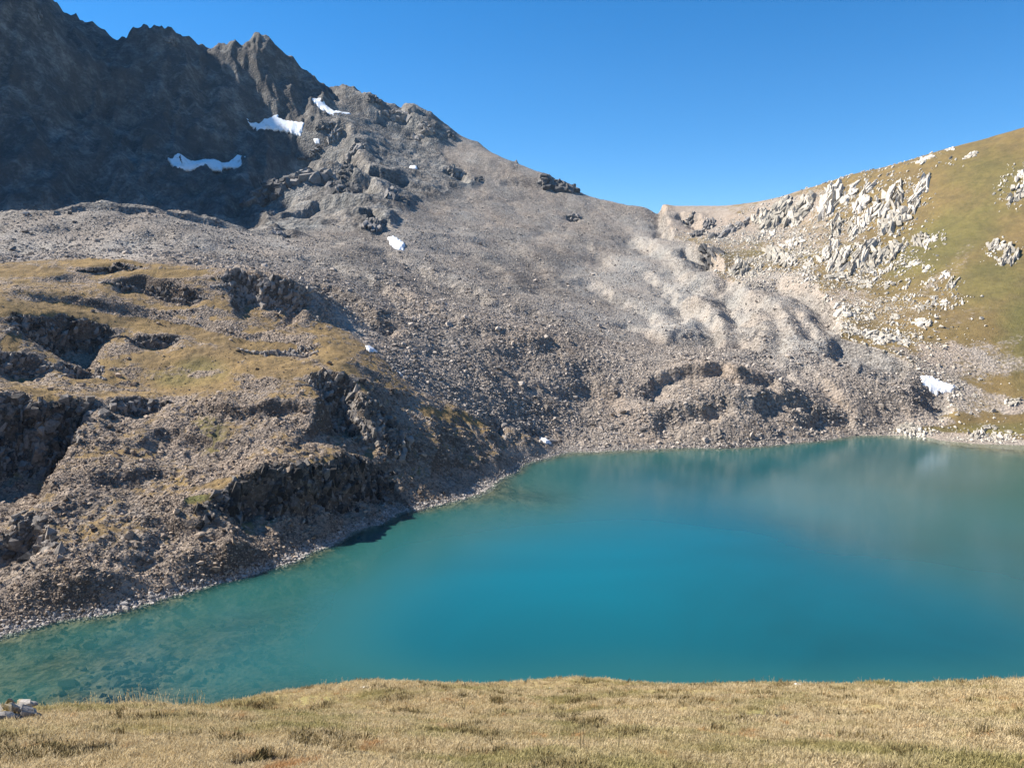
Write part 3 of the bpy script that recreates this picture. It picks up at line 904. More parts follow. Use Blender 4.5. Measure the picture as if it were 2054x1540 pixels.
def blocks_mesh(name, blocks, mat, tpl=None):
    tpl = tpl or TPL
    """blocks: list of (centre, 3x3 matrix whose columns are the scaled axes)"""
    vs, fs, off = [], [], 0
    for c, M in blocks:
        V, Fc = tpl[rnd.randrange(len(tpl))]
        vs.append(V @ M.T + np.array(c))
        fs.append((Fc[:, ::-1] if np.linalg.det(M) < 0 else Fc) + off)
        off += len(V)
    me = bpy.data.meshes.new(name)
    V = np.concatenate(vs)
    Fc = np.concatenate(fs)
    me.vertices.add(len(V))
    me.vertices.foreach_set('co', V.astype(np.float32).ravel())
    me.loops.add(Fc.size)
    me.loops.foreach_set('vertex_index', Fc.astype(np.int32).ravel())
    me.polygons.add(len(Fc))
    me.polygons.foreach_set('loop_start', np.arange(0, Fc.size, 3, dtype=np.int32))
    me.update(calc_edges=True)
    me.shade_flat()
    me.materials.append(mat)
    return me


def one_piece(blocks):
    """keep the largest group of blocks that touch each other"""
    c = np.array([b_[0] for b_ in blocks])
    rad = np.array([np.linalg.norm(b_[1], axis=0).mean() for b_ in blocks]) * 1.0
    near = np.linalg.norm(c[:, None] - c[None], axis=-1) < rad[:, None] + rad[None]
    left, best = set(range(len(blocks))), []
    while left:
        st_, comp = [left.pop()], []
        while st_:
            i = st_.pop()
            comp.append(i)
            for j in np.nonzero(near[i])[0]:
                if j in left:
                    left.remove(j)
                    st_.append(j)
        if len(comp) > len(best):
            best = comp
    return [blocks[i] for i in sorted(best)]


def rock_mat(name, lo, hi, scale, bdist, lich=None, rnd_amt=0.5):
    m, nt = newmat(name)
    b = NB(nt)
    co = b.n('ShaderNodeNewGeometry').outputs['Position']
    f1 = b.noise(1 / scale, 6, 0.7, co, 0.3)
    f2 = b.noise(0.2 / scale, 3, 0.6, co)
    ri = b.n('ShaderNodeObjectInfo').outputs['Random']
    isl = b.n('ShaderNodeNewGeometry').outputs['Random Per Island']
    t = b.math('ADD', b.math('MULTIPLY', f1, 0.9), b.math('MULTIPLY', b.math('SUBTRACT', f2, 0.5), 0.7))
    t = b.math('ADD', t, b.math('MULTIPLY', b.math('SUBTRACT', ri, 0.5), rnd_amt))
    t = b.math('ADD', t, b.math('MULTIPLY', b.math('SUBTRACT', isl, 0.5), rnd_amt * 0.8))
    col = b.mix(b.ramp(t, 0.1, 0.9), lo, hi)
    if lich:
        col = b.mix(b.ramp(f2, 0.52, 0.66), col, lich)
    b.out(col, 0.88, f1, 0.7, bdist, 0.2)
    return m


M_MOR = rock_mat('moraine_stone', (0.15, 0.128, 0.108), (0.45, 0.385, 0.32), 0.6, 0.15, rnd_amt=0.7)
M_HILL = rock_mat('brown_schist_stone', (0.09, 0.066, 0.048), (0.42, 0.325, 0.24), 0.5, 0.12, rnd_amt=0.8)
M_CRAG = rock_mat('dark_schist_crag', (0.03, 0.026, 0.023), (0.33, 0.29, 0.25), 0.9, 0.25, rnd_amt=0.6)
M_CRAGF = rock_mat('grey_crag_rock', (0.09, 0.085, 0.08), (0.34, 0.31, 0.28), 2.4, 0.8, rnd_amt=0.5)
M_PALE = rock_mat('pale_limestone', (0.28, 0.25, 0.20), (0.68, 0.61, 0.51), 1.6, 0.5, rnd_amt=0.45)
M_LIME = rock_mat('light_stone', (0.45, 0.42, 0.36), (0.80, 0.76, 0.68), 0.05, 0.01, rnd_amt=0.3)


def link(name, me, label=None, cat=None, group=None, kind=None, parent=None):
    o = bpy.data.objects.new(name, me)
    C.objects.link(o)
    if label: o['label'] = label
    if cat: o['category'] = cat
    if group: o['group'] = group
    if kind: o['kind'] = kind
    o.parent = parent
    return o


def normal_at(x, y, e=1.5):
    gx = (height(x + e, y) - height(x - e, y)) / (2 * e)
    gy = (height(x, y + e) - height(x, y - e)) / (2 * e)
    nrm = np.stack([-gx, -gy, np.ones_like(gx)], -1)
    return nrm / np.linalg.norm(nrm, axis=-1, keepdims=True)


# ---- stuff: loose stones too many to count, as instanced real stones
SRC = bpy.data.collections.new('stone_shapes')
STN = []


def src_collection(name, meshes):
    c = bpy.data.collections.new(name)
    for me in meshes:
        c.objects.link(bpy.data.objects.new(me.name, me))
    return c


def stone_meshes(prefix, mat, n=8, flat=0.62):
    out = []
    for k in range(n):
        V, Fc = TPL[k]
        me = bpy.data.meshes.new(prefix)
        me.from_pydata((V * np.array([1, 0.8, flat])).tolist(), [], Fc.tolist())
        me.shade_flat()
        me.materials.append(mat)
        out.append(me)
    return out


def scatter(name, pts, rot, scl, coll, label):
    me = bpy.data.meshes.new(name)
    me.vertices.add(len(pts))
    me.vertices.foreach_set('co', np.asarray(pts, np.float32).ravel())
    for nm, arr in (('rot', rot), ('scl', scl)):
        a = me.attributes.new(nm, 'FLOAT_VECTOR', 'POINT')
        a.data.foreach_set('vector', np.asarray(arr, np.float32).ravel())
    a = me.attributes.new('pick', 'INT', 'POINT')
    a.data.foreach_set('value', RG.integers(0, 1000, len(pts)).astype(np.int32))
    me.update()
    o = link(name, me, label=label, kind='stuff')
    ng = bpy.data.node_groups.new(name + '_scatter', 'GeometryNodeTree')
    ng.interface.new_socket('Geometry', in_out='INPUT', socket_type='NodeSocketGeometry')
    ng.interface.new_socket('Geometry', in_out='OUTPUT', socket_type='NodeSocketGeometry')
    N = ng.nodes
    gi, go = N.new('NodeGroupInput'), N.new('NodeGroupOutput')
    iop = N.new('GeometryNodeInstanceOnPoints')
    ci = N.new('GeometryNodeCollectionInfo')
    ci.inputs['Collection'].default_value = coll
    ci.inputs['Separate Children'].default_value = True
    ci.inputs['Reset Children'].default_value = True

    def na(nm, tp):
        q = N.new('GeometryNodeInputNamedAttribute')
        q.data_type = tp
        q.inputs['Name'].default_value = nm
        return q.outputs[0]
    e2r = N.new('FunctionNodeEulerToRotation')
    L = ng.links
    L.new(gi.outputs[0], iop.inputs['Points'])
    L.new(ci.outputs[0], iop.inputs['Instance'])
    iop.inputs['Pick Instance'].default_value = True
    L.new(na('pick', 'INT'), iop.inputs['Instance Index'])
    L.new(na('rot', 'FLOAT_VECTOR'), e2r.inputs[0])
    L.new(e2r.outputs[0], iop.inputs['Rotation'])
    L.new(na('scl', 'FLOAT_VECTOR'), iop.inputs['Scale'])
    L.new(iop.outputs[0], go.inputs[0])
    md = o.modifiers.new('scatter', 'NODES')
    md.node_group = ng
    return o


def lookup(G, x, y):
    r = np.maximum(np.hypot(x, y), 0.81)
    return bilin(G, GT, GL, np.arctan2(x, y), np.log(r))


def sample(nwant, r0, r1, W, t0=-0.66, t1=0.66):
    """places spread over the ground, accepted by the weight map W"""
    xs, ys = [], []
    got = 0
    while got < nwant:
        t = RG.uniform(t0, t1, nwant * 2)
        l = RG.uniform(math.log(r0), math.log(r1), nwant * 2)
        r = np.exp(l)
        x, y = r * np.sin(t), r * np.cos(t)
        k = RG.random(nwant * 2) < bilin(W, GT, GL, t, l)
        xs.append(x[k]); ys.append(y[k])
        got += k.sum()
        if k.mean() < 0.002:
            break
    x, y = np.concatenate(xs)[:nwant], np.concatenate(ys)[:nwant]
    return x, y


def rocks(name, nn, r0, r1, W, smed, ssig, smax, meshes, label, sink=0.25):
    x, y = sample(nn, r0, r1, W)
    s = np.minimum(np.exp(RG.normal(math.log(smed), ssig, len(x))), smax)
    z = height(x, y) + s * (0.35 - sink)
    if name == 'sunken_stones':
        k = z + s * 0.75 < -0.12
        x, y, s, z = x[k], y[k], s[k], z[k]
    rot = np.stack([RG.normal(0, 0.35, len(x)), RG.normal(0, 0.35, len(x)), RG.uniform(0, 6.28, len(x))], 1)
    scl = s[:, None] * RG.uniform(0.65, 1.25, (len(x), 3))
    scatter(name, np.stack([x, y, z], 1), rot, scl, src_collection(name + '_shapes', meshes), label)


clump = sstep(-0.25, 0.35, fbm(GX, GY, 22, 4, 71))
above = sstep(0.0, 0.6, Z)
hillstones = stone_meshes('schist_stone', M_HILL)
morstones = stone_meshes('moraine_stone', M_MOR)
rocks('moraine_rubble', 70000, 285, 430, morW * above * (0.12 + 0.88 * clump) * (1 - 0.6 * pale), 0.34, 0.5, 1.4, morstones, 'angular grey rubble covering the front of the moraine', 0.4)
rocks('moraine_scree', 52000, 400, 950, morW * (0.2 + 0.8 * clump) * (1 - 0.35 * pale), 0.33, 0.5, 1.6, morstones, 'grey scree on the slopes behind the moraine front')
rocks('hillside_scree', 78000, 118, 330, hillW * above * np.clip(1.1 - 1.05 * np.clip(GR * 1.7, 0, 1), 0.07, 1) * (0.3 + 0.7 * clump), 0.12, 0.6, 0.9, hillstones, 'brown schist scree between turf patches of the hillside')
shw = sstep(-0.5, 0.05, Z) * sstep(1.6, 0.5, Z) * (R > 118) * (R < 380)
rocks('shore_gravel', 26000, 120, 370, shw * 1.0, 0.17, 0.5, 0.8, stone_meshes('gravel_stone', rock_mat('shore_stone', (0.18, 0.16, 0.14), (0.52, 0.46, 0.40), 0.4, 0.08)), 'pinkish grey gravel along the water line')
bedw = (Z < -0.4) * (Z > -4.5) * (TT < 0.05) * (0.08 + 0.92 * sstep(0.0, 0.35, fbm(GX, GY, 14, 4, 77))) * (R > 108) * (R < 300)
rocks('sunken_stones', 900, 110, 260, bedw, 0.55, 0.5, 1.8, stone_meshes('sunken_stone', rock_mat('sunken_stone', (0.06, 0.05, 0.035), (0.16, 0.14, 0.10), 0.6, 0.1)), 'dark stones lying on the shallow lake bed')
palst = stone_meshes('pale_stone', M_PALE, flat=0.8)
rocks('slope_stones', 15000, 310, 760, rightW * (0.12 + 0.88 * sstep(0.0, 0.4, fbm(GX, GY, 30, 5, 79))) * sstep(2000, 1500, FPX + 0.5 * (600 - FPY)) * above, 0.42, 0.5, 1.8, palst, 'pale limestone stones strewn over the grassy slope')

# broken pale ribs between the large outcrops, too small to tell apart
band = blobs([(1560, 435, 80, 40, 1, -12), (1680, 410, 110, 40, 1, -12), (1780, 400, 80, 60, 1), (1830, 390, 40, 50, 1), (1740, 450, 110, 40, 1), (1640, 470, 130, 26, .8), (1600, 520, 80, 36, .9), (1740, 520, 90, 44, 1),
              (1680, 560, 140, 20, .7), (1860, 480, 40, 24, .7), (2010, 505, 40, 30, .8), (2040, 380, 40, 50, .8), (1460, 460, 90, 24, .7), (1500, 545, 60, 22, .8), (1760, 675, 70, 18, .9), (1690, 630, 50, 24, .8),
              (1830, 650, 60, 16, .6), (1880, 590, 60, 40, .4), (1830, 866, 40, 14, 1), (1700, 345, 160, 16, .6, -15), (1860, 325, 60, 20, .5)], 0.5, 14, 97) * rightW * sstep(-0.15, 0.25, fbm(GX, GY, 9, 4, 98))
xb, yb = sample(5200, 310, 800, band)
sb = np.minimum(np.exp(RG.normal(math.log(0.75), 0.45, len(xb))), 2.2)
nb_ = normal_at(xb, yb, 2.5)
rb = np.zeros((len(xb), 3))
for q in range(len(xb)):
    nq = nb_[q]
    up_ = np.array([-nq[0], -nq[1], 0.0]) / (math.hypot(nq[0], nq[1]) + 1e-6)
    ax = Vector((up_[0], up_[1], 0.9 + rnd.gauss(0, .3))).normalized()
    rb[q] = (ax.to_track_quat('Z', 'Y').to_matrix() @ Matrix.Rotation(rnd.uniform(0, 6.28), 3, 'Z')).to_euler()
scatter('broken_ribs', np.stack([xb, yb, height(xb, yb) + sb * 0.1], 1), rb, np.stack([sb * 0.55, sb * 0.75, sb * 1.5], 1), src_collection('rib_shapes', palst), 'small broken ribs of pale limestone rising out of the turf')

# ---- cliffs of the hillside: broken ribs of dark schist
CNAMES = [
    'long dark cliff under the highest turf shoulder of the hillside', 'broken dark rock band left of the long upper cliff',
    'dark cliff under the golden turf ledge at the upper left', 'low dark rock step right of the dark cliff under the golden turf ledge',
    'small dark cliff at the frame edge in the middle of the hillside', 'lone dark rock knob casting a pointed shadow on the turf',
    'tall black cliff with a buttress at the left frame edge', 'small black cliff just right of the tall black buttress',
    'steep shaded cliff at the tip of the turf spur above the lake', 'ribbed black cliff rising straight from the gravel shore',
    'black cliff low at the left frame edge near the water', 'thin dark rock rib in the gully at the moraine foot', 'low dark rock step beside the small snow patch on the shore',
    'thin dark rock edge along the top of the hillside crest', 'low rocky rim on the turf right of the golden ledge']
for ci_, (line, h, w, L) in enumerate(CLIFFS):
    xs, ys, _ = raycast(line, hbase)
    m = (R > 118) & (np.abs(TT) < 0.8) & (SLOPE > 0.9) & (GX > xs.min() - L) & (GX < xs.max() + L) & (GY > ys.min() - L) & (GY < ys.max() + L)
    x, y = GX[m], GY[m]
    d = np.full(x.shape, 1e9)
    for i in range(len(xs) - 1):
        d = np.minimum(d, segdist(x, y, (xs[i], ys[i]), (xs[i + 1], ys[i + 1]))[0])
    k = d < L * 0.5
    x, y = x[k], y[k]
    length = sum(math.hypot(xs[i + 1] - xs[i], ys[i + 1] - ys[i]) for i in range(len(xs) - 1))
    nb = int(min(900, 20 + length * h * 0.8))
    if len(x) == 0:
        continue
    sel_ = RG.integers(0, len(x), nb)
    x, y = x[sel_] + RG.normal(0, 0.3, nb), y[sel_] + RG.normal(0, 0.3, nb)
    z = height(x, y)
    nr = normal_at(x, y)
    strike = 0.35 + rnd.gauss(0, 0.25)
    blocks = []
    for q in range(nb):
        s = min(1.9, math.exp(rnd.gauss(math.log(0.03 * h + 0.40), 0.55)))
        Rm = rotm(rnd.gauss(0.1, 0.22), rnd.gauss(0.3, 0.25), strike + rnd.gauss(0, 0.35))
        Mx = Rm @ np.diag([s * rnd.uniform(0.4, 0.9), s * rnd.uniform(0.7, 1.3), s * rnd.uniform(0.7, 1.8)])
        blocks.append(((x[q] - nr[q][0] * s * 0.1, y[q] - nr[q][1] * s * 0.1, z[q] - s * 0.75), Mx))
    if True:      # a continuous core of rock under the loose ribs
        for i in range(len(xs) - 1):
            ll = math.hypot(xs[i + 1] - xs[i], ys[i + 1] - ys[i])
            for q in range(int(ll / 0.8) + 1):
                t_ = q * 0.8 / ll
                bx_, by_ = xs[i] + (xs[i + 1] - xs[i]) * t_, ys[i] + (ys[i + 1] - ys[i]) * t_ - 0.8
                blocks.append(((bx_, by_, float(height(np.array([bx_]), np.array([by_]))[0]) - 0.5), rotm(rnd.gauss(.2, .2), rnd.gauss(.2, .2), rnd.gauss(0, .5)) @ np.diag([1.0, .8, rnd.uniform(.8, 1.3)])))
    link('rock_cliff', blocks_mesh('rock_cliff', one_piece(blocks), M_CRAG, TPB), CNAMES[ci_], 'cliff', 'rock cliffs of the left hillside')


# ---- outcrops: fins of rock standing out of a slope.   (x, y, width, height in the photo, fins, lean, label)
def outcrop(px, py, w, h, k, lean, label, mat, group, cat='outcrop', name='rock_outcrop', prot=0.17):
    for k_ in range(30):
        xs, ys, zs = raycast([(px, py)], height, 6.0)
        if math.hypot(xs[0], ys[0]) < 1350:
            break
        py += 2.5
    x0, y0 = float(xs[0]), float(ys[0])
    rr = math.hypot(x0, y0)
    m_px = rr / F
    W, H = w * m_px, h * m_px
    blocks = []
    n0 = normal_at(np.array([x0]), np.array([y0]), 3.0)[0]
    cr = np.array([math.cos(math.atan2(x0, y0)), -math.sin(math.atan2(x0, y0)), 0.0])
    upv = np.cross(n0, cr)                 # up the slope as it is seen
    upv = upv * (1 if upv[2] > 0 else -1)
    upv /= np.linalg.norm(upv)
    # the same height in the picture takes more metres on ground seen at a low angle
    view = np.array([x0, y0, zs[0] - HC]) / np.linalg.norm([x0, y0, zs[0] - HC])
    fs = math.sqrt(max(0.12, 1 - float(np.dot(view, upv)) ** 2))
    for q in range(int(k * 2.4)):
        a, bb = rnd.uniform(-1, 1), rnd.uniform(-1, 1)
        if abs(a) + 0.35 * abs(bb) > 1.05:
            a *= 0.5
        wid = W * 0.5 * a * (1 - 0.35 * max(bb, 0))
        up_ = H * 0.38 * bb / fs
        px_ = x0 + cr[0] * wid + upv[0] * up_ + lean * cr[0] * up_
        py_ = y0 + cr[1] * wid + upv[1] * up_ + lean * cr[1] * up_
        pz = float(height(np.array([px_]), np.array([py_]))[0])
        ln = H * rnd.uniform(0.09, 0.24) / fs
        wd = W * rnd.uniform(0.08, 0.19) * (1 if k > 6 else 1.6)
        th = (W + H) * 0.5 * prot * rnd.uniform(0.6, 1.25)
        ax_l = upv + np.array([0, 0, 0.15]) + cr * (0.6 * lean + rnd.gauss(0, 0.2))
        ax_l /= np.linalg.norm(ax_l)
        ax_c = np.cross(ax_l, n0)
        ax_c /= np.linalg.norm(ax_c)
        ax_n = np.cross(ax_c, ax_l)
        Mx = np.stack([ax_c * wd, ax_n * th, ax_l * ln], 1)
        blocks.append(((px_, py_, pz + th * 0.05), Mx))
    return link(name, blocks_mesh(name, blocks, mat), label, cat, group)


PO = [
    (1665, 405, 34, 72, 14, .10, 'tall pointed pale rock fin just below the skyline of the grassy slope'),
    (1803, 398, 16, 50, 7, .08, 'slender pale rock spire standing above the broad pale buttress'),
    (1797, 442, 50, 40, 16, .05, 'broad pale buttress at the foot of the slender rock spire'),
    (1846, 378, 22, 44, 10, .25, 'pale rock fin with a black shaded side at the right end of the upper cliffs'),
    (1833, 412, 20, 34, 9, .25, 'pale ribs hanging below the fin with the black shaded side'),
    (1765, 415, 34, 50, 12, .35, 'grey leaning slabs left of the slender rock spire'),
    (1732, 400, 26, 50, 10, .2, 'narrow pale rib in the middle of the upper cliffs'),
    (1700, 395, 30, 34, 9, .25, 'group of thin upright ribs right of the tall pointed fin'),
    (1678, 455, 20, 44, 9, .05, 'pale rib running down under the tall pointed fin'),
    (1726, 450, 18, 40, 8, .2, 'thin pale rib running down towards the middle ledge'),
    (1521, 437, 22, 26, 9, .2, 'bright white rock block at the left end of the pale cliffs'),
    (1556, 432, 48, 46, 20, .3, 'wide ribbed pale cliff next to the bright white block'),
    (1605, 425, 44, 50, 18, .3, 'brownish pale ribs between the wide ribbed cliff and the pointed fin'),
    (1598, 445, 24, 22, 8, .1, 'small pale face low in the brownish ribs'),
    (1528, 472, 12, 28, 6, .1, 'small dark sided rock tooth under the bright white block'),
    (1548, 473, 10, 26, 5, .1, 'short pale tooth beside the small dark sided tooth'),
    (1715, 462, 22, 30, 9, -.1, 'pale fan shaped slab on the middle ledge'),
    (1556, 512, 30, 40, 14, -.3, 'pale slab curving down on the left of the lower rock row'),
    (1583, 528, 34, 20, 10, -.2, 'low pale ribs right of the curving slab'),
    (1590, 488, 44, 18, 9, -.3, 'thin row of pale ribs above the curving slab'),
    (1622, 530, 16, 18, 6, .1, 'single small pale rock in the gap of the lower row'),
    (1664, 503, 24, 44, 11, .25, 'striped pale rock at the start of the main lower cliff'),
    (1682, 522, 30, 42, 14, .25, 'bulky pale ribs in the main lower cliff'),
    (1730, 512, 28, 60, 15, .3, 'tall grey ribbed rock right of the gap in the lower cliff'),
    (1754, 522, 26, 40, 11, .25, 'whitish ribs beside the tall grey ribbed rock'),
    (1787, 505, 30, 34, 11, .1, 'rounded pale rock with a dark right side ending the lower cliff'),
    (1845, 482, 24, 26, 8, -.1, 'pale rock pair on the turf right of the lower cliff'),
    (1858, 488, 10, 26, 5, 0, 'upright pale post of rock beside the rock pair'),
    (1875, 479, 12, 14, 4, 0, 'tiny rock right of the upright pale post'),
    (2025, 512, 26, 36, 11, .2, 'large pale rock on the green turf near the right frame edge'),
    (2004, 495, 18, 16, 6, .2, 'pale rock between the large rock and its smaller neighbour'),
    (1992, 492, 14, 20, 6, .1, 'small pale rock left of the large rock near the right frame edge'),
    (2044, 392, 30, 24, 9, .3, 'grey slab leaning out of the frame below the skyline'),
    (2048, 362, 26, 30, 8, .2, 'grey broken rock at the right frame edge under the skyline'),
    (1912, 566, 16, 26, 8, .2, 'bright egg shaped rock in the middle of the grassy slope'),
    (1894, 553, 16, 12, 5, 0, 'flat pale stones touching the bright egg shaped rock'),
    (1876, 606, 10, 18, 5, 0, 'small upright white rock lower on the grassy slope'),
    (1893, 608, 14, 12, 5, 0, 'little cluster of stones beside the small upright white rock'),
    (1855, 540, 14, 18, 5, .2, 'reddish grey block left of the bright egg shaped rock'),
    (1776, 545, 12, 20, 5, .5, 'tilted pale rock with a dark right edge below the lower cliff'),
    (1830, 530, 20, 12, 6, 0, 'pale broken stones below the rock pair'),
    (1660, 602, 20, 20, 7, 0, 'pale knob where the moraine meets the grassy slope'),
    (1692, 630, 34, 24, 11, .1, 'pale reddish rock heap at the edge of the moraine'),
    (1748, 637, 14, 18, 6, .1, 'small pale rock right of the reddish heap'),
    (1790, 636, 20, 12, 6, -.3, 'flat pale slab in the lower middle of the grassy slope'),
    (1850, 648, 36, 14, 9, -.2, 'long white flat rock in the lower middle of the grassy slope'),
    (1765, 678, 52, 18, 14, -.1, 'wide low white outcrop above the small snow patch'),
    (1815, 690, 18, 14, 6, 0, 'little pink grey outcrop right of the wide low outcrop'),
    (1823, 572, 8, 20, 4, .1, 'thin grey rock needle under the reddish grey block'),
    (1783, 573, 18, 14, 5, 0, 'grey green stones in the middle of the turf'),
    (1735, 572, 22, 14, 6, 0, 'pale stones above the edge of the moraine lobe'),
    (1680, 555, 44, 12, 9, 0, 'low line of pale stones under the main lower cliff'),
    (1482, 542, 34, 32, 12, .2, 'rounded ribbed grey rock where the moraine begins'),
    (1518, 545, 24, 24, 9, .2, 'grey ribs right of the rounded ribbed rock'),
    (1450, 470, 40, 26, 10, .5, 'brown leaning ribs on the col'),
    (1420, 452, 22, 26, 8, .3, 'dark sided rock knob on the col'),
    (1380, 452, 30, 24, 9, .4, 'brown rock band left of the knob on the col'),
    (1480, 455, 36, 22, 9, .5, 'brown slanting slabs between the col and the pale cliffs'),
    (1855, 322, 24, 14, 6, 0, 'small pale rocks on the skyline of the grassy slope'),
    (1907, 300, 16, 8, 4, 0, 'tiny pale rocks higher up the same skyline'),
    (1950, 310, 20, 10, 5, .4, 'faint pale rocks under the skyline near the right frame edge'),
    (1962, 873, 18, 26, 8, .2, 'upright white boulder at the water on the right'),
    (1988, 858, 20, 10, 5, 0, 'white flat stones on the grass behind the upright boulder'),
    (2030, 808, 26, 18, 8, .4, 'pale slab on the scree near the right frame edge'),
    (1822, 862, 34, 20, 14, 0, 'heap of white boulders at the corner of the lake'),
    (1845, 874, 18, 10, 7, 0, 'small white stones at the right foot of the white boulder heap'),
    (2005, 888, 14, 6, 4, 0, 'low pale stone at the water right of the upright boulder'),
    (1960, 796, 14, 8, 4, 0, 'pinkish block right of the long snow patch'),
    (1890, 890, 10, 5, 3, 0, 'yellowish low stone at the water left of the upright boulder'),
]
for px, py, w, h, k, lean, lb in PO:
    outcrop(px, py, w, h, k, lean, lb, M_PALE if px > 1500 or px == 1482 else M_CRAGF, 'pale outcrops of the grassy slope')
MO = [
    (545, 385, 90, 26, 22, .5, 'pale layered slabs at the left end of the lit knoll'), (620, 355, 90, 24, 22, .4, 'layered slabs along the crest of the lit knoll'),
    (690, 385, 70, 34, 20, .1, 'grey cliff with dark ribs on the front of the lit knoll'), (745, 452, 36, 34, 16, .1, 'dark rounded crag above the small oval snow patch'),
    (790, 390, 30, 30, 12, .2, 'dark crag right of the lit knoll'), (915, 355, 30, 28, 12, .2, 'pair of dark grey crags on the brown slope'),
    (960, 360, 18, 14, 6, .3, 'small bright crag right of the dark grey pair'), (1150, 438, 26, 18, 9, 0, 'small black crag alone on the scree'),
    (1120, 378, 70, 20, 18, .6, 'tilted grey slabs under the ridge shoulder'), (655, 255, 36, 18, 12, .5, 'bright slabs under the highest snow patch'),
    (668, 275, 26, 26, 10, .4, 'pale ribs below the bright slabs'), (715, 300, 40, 30, 14, .5, 'grey ribs in the middle of the sunlit spur'),
    (800, 240, 60, 18, 12, -.5, 'shaded grey crags along the falling ridge'), (850, 262, 40, 24, 12, -.3, 'broken grey crags in the ridge shadow'),
    (560, 470, 40, 12, 10, .2, 'small dark rocks at the edge of the shadowed hollow'), (530, 425, 40, 12, 10, .5, 'pale slabs half in shade under the lit knoll'),
    (750, 202, 30, 16, 10, 0, 'dark knob on the ridge right of the saddle'), (905, 272, 20, 14, 8, 0, 'dark block on the falling ridge'),
    (622, 318, 40, 14, 10, .5, 'light rocks above the crest of the lit knoll'), (1400, 470, 30, 16, 9, .2, 'brown crag below the col'),
    (1425, 520, 24, 40, 12, -.5, 'dark gully wall at the edge of the moraine under the col'), (700, 335, 30, 12, 9, .3, 'grey ledge at the top right of the lit knoll'),
    (342, 82, 22, 12, 8, 0, 'rock turret in the middle of the dark skyline'), (80, 34, 7, 20, 4, 0, 'thin rock needle beside the highest dark summit'),
    (1035, 332, 5, 6, 3, 0, 'tiny cairn like block on the falling skyline'),
]
for px, py, w, h, k, lean, lb in MO:
    outcrop(px, py, w, h, k, lean, lb, M_CRAGF, 'crags of the mountain and upper moraine', 'crag', 'rock_crag', 0.25)

# ---- boulders one can pick out on the moraine and the hillside
bw = []
for (nn, r0, r1, W, s0, s1, mat, lb, gp) in (
        (90, 290, 420, morW * above, 1.3, 2.4, M_MOR, 'large angular boulder among the grey rubble of the moraine front', 'boulders on the moraine front'),
        (70, 122, 310, hillW * above * (1 - 0.5 * GR), 0.7, 1.5, M_HILL, 'brown boulder lying on the turf and scree of the left hillside', 'boulders on the left hillside'),
        (20, 430, 640, morW * (1 - pale), 1.8, 3.2, M_MOR, 'distant grey boulder on the scree behind the moraine front', 'distant boulders on the scree')):
    x, y = sample(nn, r0, r1, W, -0.6, 0.6)
    ms = stone_meshes('boulder', mat, 6, 0.75)
    z = height(x, y)
    for q in range(len(x)):
        o = link('boulder', ms[q % 6], lb, 'boulder', gp)
        s = rnd.uniform(s0, s1)
        o.location = (x[q], y[q], z[q] + s * 0.15)
        o.rotation_euler = (rnd.gauss(0, .3), rnd.gauss(0, .3), rnd.uniform(0, 6.28))
        o.scale = (s, s * rnd.uniform(.7, 1), s * rnd.uniform(.6, 1))

# ---- snow patches
msn, nt = newmat('old_snow')
b = NB(nt)
co = b.n('ShaderNodeNewGeometry').outputs['Position']
nf = b.noise(0.35, 5, 0.65, co)
b.out(b.mix(b.ramp(b.noise(0.12, 6, 0.7, co), 0.5, 0.75), b.mix(nf, (0.80, 0.81, 0.82), (0.95, 0.95, 0.94)), (0.55, 0.52, 0.48)), 0.6, nf, 0.4, 0.4, 0.3)
SNOW = [
    ([(335, 322), (345, 328), (365, 322), (385, 330), (405, 318), (430, 316), (445, 325), (470, 318), (494, 307), (490, 325), (484, 346), (465, 336), (447, 332), (445, 343), (420, 340), (395, 348), (375, 353), (358, 356), (345, 340)], 'largest snow patch, wide and ragged, in the mountain shadow'),
    ([(494, 243), (520, 257), (535, 250), (558, 248), (562, 258), (580, 262), (610, 262), (603, 281), (575, 278), (545, 272), (520, 268)], 'ragged snow patch in shadow above and right of the largest one'),
    ([(622, 210), (640, 208), (655, 218), (670, 228), (704, 231), (702, 238), (670, 237), (650, 231), (635, 223)], 'highest snow patch, half shaded, under the saddle of the ridge'),
    ([(777, 477), (790, 475), (812, 489), (810, 502), (795, 501), (783, 491)], 'bright oval snow patch alone on the sunlit scree'),
    ([(732, 694), (745, 696), (758, 704), (750, 709), (738, 708)], 'small snow patch in the gully behind the turf spur'),
    ([(1078, 874), (1090, 874), (1107, 890), (1094, 892)], 'narrow snow patch just above the far shore'),
    ([(1843, 762), (1862, 765), (1885, 774), (1922, 782), (1906, 795), (1870, 786), (1852, 775)], 'long white snow patch at the foot of the grassy slope'),
    ([(822, 336), (835, 337), (838, 347), (826, 346)], 'tiny snow patch in the dark shadow of the falling ridge'),
    ([(630, 288), (640, 288), (642, 295), (632, 295)], 'speck of snow left of the sunlit spur'),
    ([(797, 745), (806, 750), (812, 757), (803, 755)], 'sliver of snow lower in the gully'),
]
